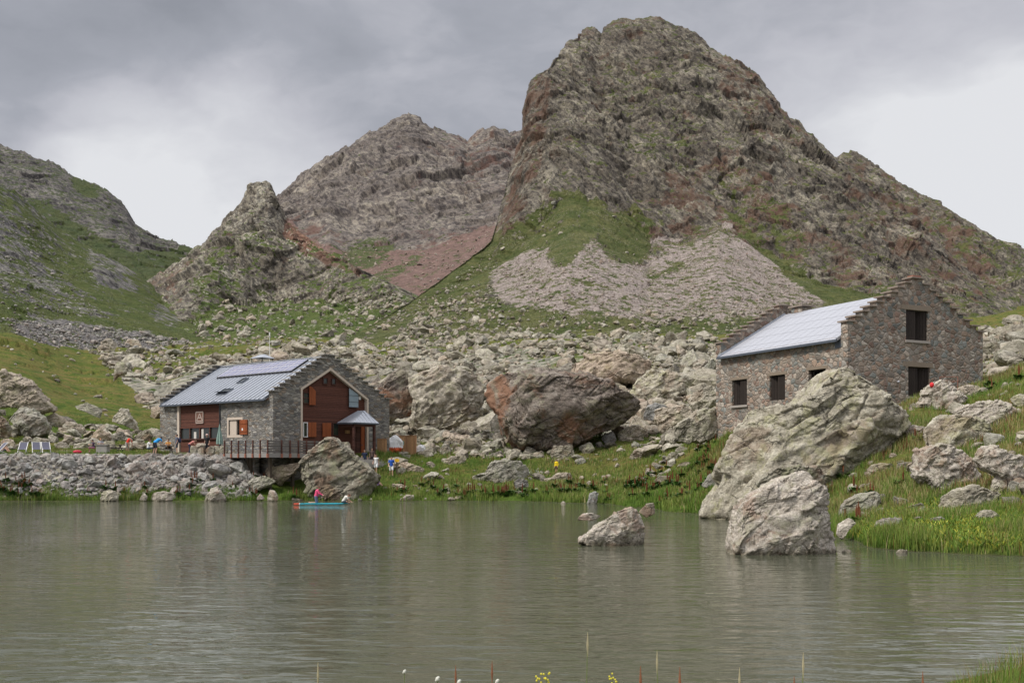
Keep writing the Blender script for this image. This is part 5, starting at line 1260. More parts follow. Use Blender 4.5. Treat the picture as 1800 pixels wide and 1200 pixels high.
PR = [proto_rock(100+i, 3, sx=random.Random(i).uniform(.85, 1.2), sy=random.Random(i+50).uniform(.7, 1.0), sz=random.Random(i+90).uniform(.45, .8)) for i in range(14)]
PR2 = [proto_rock(200+i, 2, sx=1.1, sz=.6) for i in range(10)]
PRS = [proto_rock(300+i, 1, sx=1.1, sz=.6, cuts=6) for i in range(8)]
def rock_mesh(k, mat, name):
    V, Fa = PR[k]; return mesh_np(name, V, Fa, mat, False)
def rotmats(r, n, tilt=.5):
    a = r.uniform(0, 2*np.pi, n); b = r.normal(0, tilt, n); c = r.normal(0, tilt, n)
    ca, sa, cb, sb, cc, sc = np.cos(a), np.sin(a), np.cos(b), np.sin(b), np.cos(c), np.sin(c)
    Z = np.zeros((n,3,3)); Z[:,0,0]=ca; Z[:,0,1]=-sa; Z[:,1,0]=sa; Z[:,1,1]=ca; Z[:,2,2]=1
    Xm = np.zeros((n,3,3)); Xm[:,0,0]=1; Xm[:,1,1]=cb; Xm[:,1,2]=-sb; Xm[:,2,1]=sb; Xm[:,2,2]=cb
    Ym = np.zeros((n,3,3)); Ym[:,1,1]=1; Ym[:,0,0]=cc; Ym[:,0,2]=sc; Ym[:,2,0]=-sc; Ym[:,2,2]=cc
    return Z@Xm@Ym
def rock_mass(name, pos, size, mat, label, cat, protos, seed=1, tilt=.5, group=None, sub=.2):
    r = np.random.RandomState(seed); n = len(pos); Rm = rotmats(r, n, tilt); ch = r.randint(0, len(protos), n); Vs, Fs, T = [], [], []; off = 0
    tint = r.uniform(0, 1, n)
    for k, (V, Fa) in enumerate(protos):
        idx = np.where(ch == k)[0]
        if not len(idx): continue
        W_ = np.einsum('nij,vj->nvi', Rm[idx], V)*size[idx][:,None,None]*np.array([1,1,1.0]) + pos[idx][:,None,:]
        W_[:,:,2] += (size[idx]*sub)[:,None]
        Vs.append(W_.reshape(-1,3)); Fs.append((Fa[None]+(np.arange(len(idx))*len(V))[:,None,None]).reshape(-1,3)+off); off += len(idx)*len(V)
        T.append(np.repeat(tint[idx], len(V)))
    me = mesh_np(name, np.concatenate(Vs), np.concatenate(Fs), mat, False, {'tint': np.concatenate(T)})
    o = link(name, me, kind='stuff', label=label, category=cat)
    return o
def clear_of(x, y, r, pad=0.0):
    """keep off the huts, the terrace and the big boulders"""
    ok = np.ones(len(x), bool)
    for Hh, Wd, Ld, m in ((A, 13.9, 17.2, .4), (B, 12.5, 13.8, .4)):
        dx, dy = x-Hh.o.x, y-Hh.o.y; u = dx*Hh.g.x+dy*Hh.g.y; v = dx*Hh.f.x+dy*Hh.f.y
        ok &= ~((u > -m-r) & (u < Wd+m+r) & (v > -m-r) & (v < Ld+m+r))
    dx, dy = x-A.o.x, y-A.o.y; u = dx*A.g.x+dy*A.g.y; v = dx*A.f.x+dy*A.f.y
    ok &= ~((u > -2.6-r) & (u < 9) & (v > -2.6-r) & (v < 11))
    return ok

# --- grey rubble embankment under the refuge terrace
r = np.random.RandomState(5)
n = 5200; px = r.uniform(-60, 452, n); D = r.uniform(85.0, 89.8, n); sz = np.exp(r.normal(-1.15, .42, n)); sz = np.clip(sz, .12, .95)
sz = sz*np.where(D > 87.2, 1.25, .95)*np.where(px > 230, 1.05, .75)
keep = (r.uniform(size=n) < np.where(D < 85.7, .35, 1.0))
keep &= ~((px > 432) & (D > 88)); px, D, sz = px[keep], D[keep], sz[keep]
x = wx(px, D); z = ground_z(x, D); z = np.minimum(z, 3.95-sz*.62); pos = np.stack([x, D, z], 1)
order = np.argsort(-sz); big = []; cell = {}
for i in order:      # the large ones must not sit inside each other
    k = (int(pos[i,0]/1.4), int(pos[i,1]/1.4)); hit = False
    for a in (-1,0,1):
        for b in (-1,0,1):
            for j in cell.get((k[0]+a, k[1]+b), ()):
                if np.linalg.norm(pos[i]-pos[j]) < (sz[i]+sz[j])*.62: hit = True; break
    if not hit: cell.setdefault(k, []).append(i); big.append(i)
    if len(big) >= 290: break
meshes = [rock_mesh(k, M['grey'], 'stone') for k in range(14)]
rr = random.Random(3)
for q, i in enumerate(big):
    pxx = px[i]; side = ('left part of the rubble embankment under the terrace' if pxx < 200 else 'right part of the rubble embankment near the refuge')
    o = link('rubble_stone', meshes[rr.randrange(14)], loc=(pos[i,0], pos[i,1], pos[i,2]+sz[i]*.15), rot=(rr.uniform(-.6,.6), rr.uniform(-.6,.6), rr.uniform(0,6.3)), scale=(sz[i]*rr.uniform(.85,1.1), sz[i]*rr.uniform(.8,1.0), sz[i]*rr.uniform(.85,1.2)),
             label='grey angular stone in the '+side, category='stone')
    o['group'] = 'stones of the left embankment' if pxx < 200 else 'stones of the right embankment'
bs = set(big); rest = np.array([i for i in range(len(sz)) if i not in bs])
rock_mass('bank_rubble', pos[rest]-np.array([0,0,.12]), sz[rest]*.85, M['grey_mass'], 'small grey stones filling the embankment below the refuge', 'rubble', PR2, 6)

# --- boulder field behind the huts
def field_density(px, D):
    q = fbm(np.stack([wx(px, D)*.045, D*.045, D*0+4], 1), 4, 15)
    left = np.interp(D, [104, 115, 130, 150, 190, 230, 340], [690, 560, 330, 250, 190, 150, 180])
    right = np.interp(D, [100, 125, 150, 340], [1260, 1280, 1300, 1330])
    m = np.clip((px-left)/30, 0, 1)*np.clip((right-px)/20, 0, 1)
    far = np.clip((330-D)/110, 0, 1)
    return m*far*np.clip(.76+q*1.9, .03, 1)
n = 24000; px = r.uniform(150, 1300, n); D = 106*np.exp(r.uniform(0, math.log(325/106), n))
sz = np.clip(np.exp(r.normal(-.78, .66, n)), .13, 3.4)
keep = r.uniform(size=n) < field_density(px, D); x = wx(px, D)
keep &= clear_of(x, D, sz); px, D, sz, x = px[keep], D[keep], sz[keep], x[keep]
z = ground_z(x, D); pos = np.stack([x, D, z], 1)
# further strewn rocks: upper right of the cabin, meadow stones
def strew(n, x0, x1, d0, d1, mu, sg, seed, poly=None):
    q = np.random.RandomState(seed); a = q.uniform(x0, x1, n); b = q.uniform(d0, d1, n); s = np.clip(np.exp(q.normal(mu, sg, n)), .1, 2.2)
    xx = wx(a, b); k = clear_of(xx, b, s); a, b, s, xx = a[k], b[k], s[k], xx[k]
    return a, b, s, np.stack([xx, b, ground_z(xx, b)], 1)
ex = [strew(900, 1725, 2150, 74, 170, -.55, .55, 21), strew(130, 690, 1230, 90, 106, -1.0, .45, 22), strew(150, 1500, 1850, 39, 68, -1.0, .5, 23), strew(160, 0, 290, 99, 118, -.6, .5, 24), strew(70, 830, 960, 99, 104, -.7, .3, 27), strew(60, 0, 190, 130, 300, -.9, .4, 28), strew(90, 430, 1180, 84.6, 90, -1.3, .4, 29), strew(170, 690, 1000, 99, 107, -.7, .45, 31), strew(80, 1130, 1250, 84, 108, -.7, .45, 32)]
px = np.concatenate([px]+[e[0] for e in ex]); D = np.concatenate([D]+[e[1] for e in ex]); sz = np.concatenate([sz]+[e[2] for e in ex]); pos = np.concatenate([pos]+[e[3] for e in ex])
vis = sz/D; order = np.argsort(-vis); ind = []; cell = {}
def hidden(p, d):
    for a, b, DD, w in ROCK_BOX:
        if w > 60 and a+4 < p < b-4 and d > DD: return True
    if 283 < p < 684 and d > 100: return True
    return 1258 < p < 1727 and d > 70
for i in order:
    if not (-10 < px[i] < 1810) or hidden(px[i], D[i]): continue
    k = (int(pos[i,0]/4), int(pos[i,1]/4)); hit = False
    for a in (-1,0,1):
        for b in (-1,0,1):
            for j in cell.get((k[0]+a, k[1]+b), ()):
                if np.linalg.norm(pos[i]-pos[j]) < (sz[i]+sz[j])*.7: hit = True; break
    if not hit: cell.setdefault(k, []).append(i); ind.append(i)
    if len(ind) >= 215: break
PRB = [proto_rock(400+i, 4, sx=random.Random(i).uniform(.9, 1.25), sy=.9, sz=random.Random(i+7).uniform(.5, .8), rough=1.2) for i in range(14)]
meshes = [mesh_np('boulder', V, Fa, M['field'], False) for V, Fa in PRB]
ZN = [('boulder on the upper slope right of the stone cabin', 'boulders right of the cabin'), ('boulder in the meadow or bank right of the huge lichened boulder', 'boulders in the right meadow'),
      ('boulder of the rubble field above the refuge', 'boulders above the refuge'), ('boulder strewn over the lawn between the two huts', 'boulders between the huts'),
      ('boulder of the rubble field in the middle of the valley', 'boulders of the middle rubble field'), ('boulder on the slope at the left', 'boulders on the left slope')]
for i in ind:
    if px[i] > 1500: zi = 0 if D[i] > 68 else 1
    elif px[i] < 200: zi = 5
    elif D[i] < 108: zi = 3 if px[i] > 600 else 5
    elif px[i] < 690: zi = 2
    else: zi = 4
    s = sz[i]
    o = link('boulder', meshes[rr.randrange(14)], loc=(pos[i,0], pos[i,1], pos[i,2]+s*.12), rot=(rr.uniform(-.35,.35), rr.uniform(-.35,.35), rr.uniform(0,6.3)), scale=(s*rr.uniform(.9,1.2), s*rr.uniform(.85,1.1), s*rr.uniform(.8,1.15)),
             label='pale angular '+ZN[zi][0], category='boulder'); o['group'] = ZN[zi][1]
bs = set(ind); rest = np.array([i for i in range(len(sz)) if i not in bs])
bigr = rest[sz[rest] > .75]; sm = rest[sz[rest] <= .75]
rock_mass('field_rubble', pos[bigr], sz[bigr], M['field_mass'], 'pale boulders of the far rubble field beyond counting', 'rubble', PR, 8, .35)
rock_mass('field_stones', pos[sm], sz[sm], M['field_mass'], 'small stones filling the rubble field', 'rubble', PR2, 9, .35)

# --- stones strewn on the mountain aprons
def on_sheet(nm, poly, n, mu, sg, seed, mx=2.5, dens=None):
    G, PX, PY, N = SHEETS[nm]; q = np.random.RandomState(seed)
    x0, x1 = min(p[0] for p in poly), max(p[0] for p in poly); inside = np.where(in_poly(PX, PY, poly).ravel())[0]
    Gd = G.reshape(-1,3); area = np.ones(len(inside))
    pick = q.choice(inside, n); s = np.clip(np.exp(q.normal(mu, sg, n)), .2, mx)
    return Gd[pick]+q.normal(0, .5, (n,3))*[1,1,0], s
P1, S1 = on_sheet('mountain_peak', [(690,600),(740,545),(860,500),(900,545),(1100,550),(1300,560),(1450,545),(1480,620),(690,620)], 2400, -.75, .6, 41)
P2, S2 = on_sheet('mountain_peak', [(870,470),(960,445),(1000,470),(1030,432),(1056,416),(1095,470),(1145,440),(1258,400),(1300,430),(1440,535),(1300,566),(960,560)], 5500, -1.45, .5, 42, .9)
P6, S6 = on_sheet('mountain_peak', [(640,590),(720,530),(800,484),(860,424),(930,392),(1000,356),(1050,372),(1130,420),(1130,455),(1000,470),(968,442),(880,478),(760,560)], 420, -.75, .5, 49, 2.0)
P7, S7 = on_sheet('far_mountain', [(500,400),(560,430),(700,440),(870,390),(900,420),(860,520),(600,520)], 900, -.35, .5, 50, 3.0)
P3, S3 = on_sheet('rock_spire_hill', [(330,600),(400,520),(540,520),(700,510),(740,590),(600,620)], 900, -.3, .6, 43, 3.5)
rock_mass('apron_boulders', np.concatenate([P1, P3, P6]), np.concatenate([S1, S3, S6]), M['field_mass'], 'pale boulders strewn over the green foot of the mountains', 'rubble', PR2, 44, .35)
M['scree_mass'] = rock_mat('scree_stone', (.21,.175,.15), (.35,.30,.265), (.48,.42,.375), s=1.6, lich=.1, tintattr=True)
rock_mass('far_scree_stones', P7, S7, M['scree_mass'], 'reddish scree stones below the far mountain', 'scree', PRS, 51, .35)
rock_mass('scree_stones', P2, S2, M['scree_mass'], 'pinkish scree stones fanning out below the peak', 'scree', PRS, 45, .35)
P4, S4 = on_sheet('left_grass_slope', [(0,560),(60,565),(160,575),(260,590),(330,600),(330,620),(150,622),(50,605)], 2200, -1.15, .45, 46, 1.4)
P5, S5 = on_sheet('left_grass_slope', [(0,360),(60,400),(140,510),(200,560),(0,560)], 500, -1.1, .4, 47, 1.2)
rock_mass('grey_scree', np.concatenate([P4, P5]), np.concatenate([S4, S5]), M['grey_mass'], 'grey scree stones at the foot of the left slope', 'scree', PRS, 48, .35)
# ------------------------------------------------------------------ vegetation
def leaf_mat(name, rough=.6):
    m, t, b = mat_base(name, rough, .25)
    c = t.acol('col'); n = t.noise(t.new('ShaderNodeNewGeometry').outputs['Position'], 2.0, 3, .6)
    t.put(b.inputs['Base Color'], t.mix(1.0, c, t.ramp(n, [(.3, .8), (.7, 1.2)]), 'MULTIPLY'))
    return m
M['blade'] = leaf_mat('grass_blade')
def blades(name, pos, h, w, cols, mat, label, cat, seed=1, lean=.35, tip=None, fat=False):
    r = np.random.RandomState(seed); n = len(pos); a = r.uniform(0, 2*np.pi, n); dx, dy = np.cos(a)*w/2, np.sin(a)*w/2
    b = r.uniform(0, 2*np.pi, n); l = r.uniform(.1, 1, n)*lean*h
    z0 = np.zeros(n)
    base = pos - np.array([0,0,.04])
    p0 = base + np.stack([-dx, -dy, z0], 1); p1 = base + np.stack([dx, dy, z0], 1)
    m = base + np.stack([np.cos(b)*l*.35, np.sin(b)*l*.35, h*.6], 1); k = .42 if not fat else .9
    p2 = m + np.stack([dx, dy, z0], 1)*k*2*.5; p3 = m - np.stack([dx, dy, z0], 1)*k*2*.5
    p4 = base + np.stack([np.cos(b)*l, np.sin(b)*l, h], 1)
    V = np.stack([p0, p1, p2, p3, p4], 1).reshape(-1,3); o = np.arange(n)[:,None]*5
    F_ = np.concatenate([o+[0,1,2], o+[0,2,3], o+[3,2,4]])
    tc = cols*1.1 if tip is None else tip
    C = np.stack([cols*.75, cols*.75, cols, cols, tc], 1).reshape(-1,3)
    me = mesh_np(name, V, F_, mat, False, None, {'col': np.clip(C, 0, 1)})
    return link(name, me, kind='stuff', label=label, category=cat)
def on_ground(px, D):
    x = wx(px, D); return np.stack([x, D, ground_z(x, D)], 1)
GREEN = np.array([[.095,.170,.022],[.135,.205,.032],[.18,.215,.045],[.07,.135,.02]]); STRAW = np.array([[.32,.28,.11],[.28,.21,.085],[.36,.31,.15]]); RUST = np.array([[.22,.085,.035],[.17,.06,.028]])
def palette(r, pos, straw, rust, sc=.18):
    n = len(pos); q = fbm(pos*[sc, sc, 0]+3, 3, 9); q2 = fbm(pos*[sc*3, sc*3, 0]+8, 2, 12)
    gi = np.clip(((q2+q*.5)*2.2+1.6+r.normal(0, .6, n)).astype(int), 0, 3); c = GREEN[gi]*r.uniform(.8, 1.25, (n,1))
    s = r.uniform(size=n) < straw*(1+q*2.5); c[s] = STRAW[r.randint(0, 3, s.sum())]
    s = r.uniform(size=n) < rust*(1+q2*3); c[s] = RUST[r.randint(0, 2, s.sum())]
    return c
def grass_region(name, label, px0, px1, d0, d1, n, h0, h1, w, straw, rust, seed, cond=None, lush=True):
    r = np.random.RandomState(seed); px = r.uniform(px0, px1, n); D = r.uniform(d0, d1, n); p = on_ground(px, D); k = (p[:,2] > .01) & clear_of(p[:,0], p[:,1], np.full(n, .05))
    if cond is not None: k &= cond(px, D, p)
    # keep the picture-size density even: drop more of the near ones
    q = fbm(p*[.5, .5, 0], 3, seed); k &= r.uniform(size=n) < np.clip(.75+q*1.0, .15, 1)
    p = p[k]; D = D[k]; q = q[k]; n = len(p)
    h = r.uniform(h0, h1, n)*(1+q*.8); 
    sh = np.clip(1-p[:,2]/1.2, 0, 1); h = h*(1+.5*sh) if lush else h
    st = np.clip(straw*(1-.85*sh), 0, 1)
    c = palette(r, p, st, rust*(1-sh))
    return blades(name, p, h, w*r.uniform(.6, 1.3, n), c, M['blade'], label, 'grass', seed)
grass_region('bank_grass', 'green meadow grass on the bank between the huts', 425, 1262, 61, 108, 190000, .16, .42, .06, .16, .03, 61, lambda px, D, p: ~((px > 1262)) )
grass_region('shore_grass', 'green grass along the waterline below the refuge', -60, 470, 84.4, 85.9, 9000, .18, .4, .06, .08, .06, 62)
grass_region('terrace_grass', 'grass tufts round the terrace and the deck chairs', -60, 300, 89.3, 100, 16000, .10, .28, .06, .15, .03, 63)
grass_region('slope_grass', 'bright turf among the boulders at the left', -60, 300, 98, 128, 26000, .10, .22, .08, .12, .0, 64)
grass_region('meadow_grass', 'tall mixed grass with straw and rust seed heads at the right', 1225, 1880, 33.8, 76, 230000, .18, .46, .034, .26, .07, 65)
grass_region('cabin_grass', 'grass behind and beside the stone cabin', 1690, 2100, 62, 100, 20000, .15, .35, .07, .25, .04, 66)

# yellow-green lady's mantle cushion on the near bank
r = np.random.RandomState(70); n = 60000; px = r.uniform(1490, 1900, n); D = r.uniform(34.5, 44, n); p = on_ground(px, D)
q = fbm(p*[.35, .35, 0]+2, 3, 71); k = (p[:,2] > .12) & (r.uniform(size=n) < np.clip(.9-(D-37)/6+q*1.2, 0, 1)); p = p[k]; n = len(p)
c = np.where(r.uniform(size=(n,1)) < .40, np.array([[.34,.33,.045]]), np.array([[.13,.22,.03]]))*r.uniform(.75, 1.25, (n,1))
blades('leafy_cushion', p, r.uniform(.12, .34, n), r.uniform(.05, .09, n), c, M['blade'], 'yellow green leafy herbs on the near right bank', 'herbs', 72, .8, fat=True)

# dock plants: broad leaves and rust seed stalks
M['leaf'] = leaf_mat('dock_leaf', .5)
def dock_proto(seed):
    q = random.Random(seed); V, Fs, C = [], [], []
    for i in range(26):
        a = q.uniform(0, 6.28); l = q.uniform(.22, .48); up = q.uniform(.25, 1.1); w = l*.28; d = Vector((math.cos(a), math.sin(a), 0)); s = Vector((-d.y, d.x, 0))
        b = d*q.uniform(0, .18); P_ = [b, b+d*l*.45*math.cos(up)+Vector((0,0,l*.55*math.sin(up)+.08))+s*w, b+d*l*.45*math.cos(up)+Vector((0,0,l*.55*math.sin(up)+.08))-s*w, b+d*l*math.cos(up)+Vector((0,0,l*math.sin(up)*.8+.04))]
        o = len(V); V += [tuple(v) for v in P_]; Fs += [(o, o+1, o+2), (o+1, o+3, o+2)]
        g = q.choice([(.045,.10,.018), (.06,.13,.02), (.035,.075,.015)]); C += [g]*4
    leaf = mesh_np('leaves', V, Fs, M['leaf'], False, None, {'col': C})
    V, Fs, C = [], [], []
    for j in range(q.choice([2, 3, 4])):
        a = q.uniform(0, 6.28); b = Vector((math.cos(a), math.sin(a), 0))*q.uniform(0, .15); hh = q.uniform(.6, .95)
        for z0, z1, w in ((0, hh*.45, .012), (hh*.4, hh, .035)):
            for t in (0, 1.57):
                s = Vector((math.cos(t), math.sin(t), 0))*w; o = len(V); tt = b*1.0+Vector((b.x*.5, b.y*.5, 0))
                V += [tuple(b+Vector((0,0,z0))-s*.8), tuple(b+Vector((0,0,z0))+s*.8), tuple(b+Vector((0,0,(z0+z1)/2))+s), tuple(b+Vector((0,0,(z0+z1)/2))-s), tuple(b+Vector((0,0,z1)))]
                Fs += [(o, o+1, o+2), (o, o+2, o+3), (o+3, o+2, o+4)]; C += [(.20,.075,.035) if z0 > 0 else (.12,.10,.04)]*5
    stalk = mesh_np('stalks', V, Fs, M['leaf'], False, None, {'col': C})
    return leaf, stalk
DP = [dock_proto(i) for i in range(6)]
r = random.Random(9); spots = []
for (a, b, d0, d1, n) in ((0, 78, 84.8, 86.2, 16), (150, 330, 84.8, 86, 9), (330, 520, 85, 87.5, 14), (815, 905, 84.8, 86.5, 24), (905, 1060, 84.5, 88, 14), (1060, 1250, 66, 88, 60), (1228, 1268, 66, 78, 14), (1480, 1640, 42, 56, 10), (1740, 1800, 62, 72, 4), (680, 815, 85.5, 90, 12)):
    for _ in range(n): spots.append((r.uniform(a, b), r.uniform(d0, d1)))
for px, D in spots:
    p = on_ground(np.array([px]), np.array([D]))[0]
    if p[2] < .05: continue
    lf, sk = DP[r.randrange(6)]; s = r.uniform(.8, 1.35); zone = 'near the refuge' if px < 560 else ('in the meadow at the right' if px > 1300 else 'on the bank between the huts')
    d = thing('dock_plant', 'broad leaved dock plant with rust seed stalks '+zone, 'plant', tuple(p), (0, 0, r.uniform(0, 6.3)), 'dock plants '+zone); d.scale = (s, s, s)
    link('leaves', lf, d); link('stalks', sk, d)

# small white umbels by the flat boulder
p = on_ground(np.random.RandomState(4).uniform(930, 953, 40), np.random.RandomState(5).uniform(92.5, 94.5, 40))
blades('white_umbels', p, np.full(40, .26), np.full(40, .09), np.full((40,3), .55), M['blade'], 'patch of white umbel flowers beside the long flat boulder', 'flowers', 5, .3, fat=True)

# near bank: reeds and flower stems that rise into the bottom of the picture
def bank_z(x, y):
    edge = 9.2 + .5*math.sin(x*.21+.6) + .3*math.sin(x*.63) + min(max((x-2.75)*1.7, 0), 4.0)
    return max(-2, min((edge-y)*.32, 1.72))
M['cotton'] = mat_plain('cotton', (.58,.57,.50), .95, bump=.5)
M['stem'] = mat_plain('green_stem', (.16,.20,.06), .6); M['stem_r'] = mat_plain('red_stem', (.26,.10,.05), .6)
M['straw'] = mat_plain('straw_ear', (.42,.36,.22), .7); M['yellow'] = mat_plain('yellow_petal', (.70,.60,.05), .5)
def stem(kind, label, px, ytop, D, seed):
    q = random.Random(seed); x = wx(px, D); zt = wz(ytop, D); zb = bank_z(x, D)-.03; top = Vector((0, 0, zt-zb)); lean = Vector((q.uniform(-.05, .05), q.uniform(-.03, .03), 0))
    o = thing(kind, label, 'flower' if 'flower' in kind or 'puff' in kind else 'grass stem', (x, D, zb))
    P_ = [lean*-1.0+Vector((0,0,0))+lean*(1-(1-t)**2)+top*t for t in (0, .35, .7, 1)]
    off = P_[-1].copy(); P_ = [p - Vector((off.x, off.y, 0)) for p in P_]; e = P_[-1]
    MB().tube(P_, [.0028, .0025, .002, .0014], 5).build('stem', M['stem_r'] if 'rust' in label else M['stem'], o)
    if kind == 'cotton_puff': MB().ball(e+Vector((0,0,.0)), (.0075,.0075,.009), 8, 6).ball(e+Vector((.003,0,.005)), .006, 6, 5).ball(e+Vector((-.004,0,-.004)), .005, 6, 5).build('puff', M['cotton'], o, True)
    elif kind == 'yellow_flower':
        f = MB()
        for i in range(16): f.ball(e+Vector((q.uniform(-.016,.016), q.uniform(-.016,.016), q.uniform(-.07,.012))), .0045, 5, 4)
        f.build('blossom', M['yellow'], o)
    else:
        f = MB(); m_ = M['stem_r'] if 'rust' in label else M['straw']; L_ = .10
        f.tube([e-Vector((0,0,L_)), e-Vector((0,0,L_*.5)), e+Vector((0,0,.01))], [.001, .0052, .001], 6); f.build('ear', m_, o)
for a in (('grass_stem', 'bent pale grass blade at the bottom left of centre', 559, 1167, 4.4), ('cotton_puff', 'leftmost small white cotton puff on a thin stem', 711, 1180, 4.6), ('cotton_puff', 'largest white cotton puff at the bottom edge', 769, 1193, 3.6),
          ('cotton_puff', 'white cotton puff barely rising above the bottom edge, second from the right', 807, 1198, 4.0), ('cotton_puff', 'rightmost white cotton puff at the bottom edge', 874, 1197, 4.2),
          ('grass_stem', 'thin rust stem between the cotton puffs', 801, 1172, 4.8), ('grass_stem', 'tall thin rust stem right of the cotton puffs', 865, 1164, 4.9), ('yellow_flower', 'yellow flower spike, taller of the pair', 960, 1181, 3.9),
          ('yellow_flower', 'yellow flower spike, shorter of the pair', 945, 1188, 3.9), ('yellow_flower', 'lone small yellow flower spike at the bottom', 1077, 1186, 4.3), ('grass_stem', 'tallest grass stem with a fine ear in the bottom middle', 1033, 1114, 4.6), ('grass_stem', 'stout rust seed head at the bottom middle', 1126, 1174, 3.9),
          ('grass_stem', 'leaning orange rust seed head right of the bottom middle', 1195, 1176, 3.7), ('grass_stem', 'thin grass stem left of the orange seed head', 1155, 1146, 4.7), ('grass_stem', 'pale feathery grass ear standing alone over the water', 1412, 1150, 4.3), ('grass_stem', 'thin dark grass stem beside the feathery ear', 1300, 1176, 4.6),
          ('grass_stem', 'short rust stem at the lower right', 1396, 1192, 4.1), ('grass_stem', 'thin rust stem just left of the bottom right tuft', 1622, 1182, 5.0)):
    stem(*a, seed=int(a[2]))
r = np.random.RandomState(80); n = 42000; x = r.uniform(-6, 7, n); y = r.uniform(2.2, 10.5, n); z = np.array([bank_z(a, b) for a, b in zip(x, y)])
h = r.uniform(.10, .22, n); h = np.where(x > 2.6, h*1.5, h); lim = H-385*y/1800-.03 - z; k = (z > 0) & (h < np.where(x/y > .43, 9, np.maximum(lim, 0))); p = np.stack([x, y, z], 1)[k]
blades('near_grass', p, h[k], np.full(k.sum(), .007), palette(r, p, .15, .08, .8), M['blade'], 'grass of the near bank showing at the bottom right corner', 'grass', 81, .5)
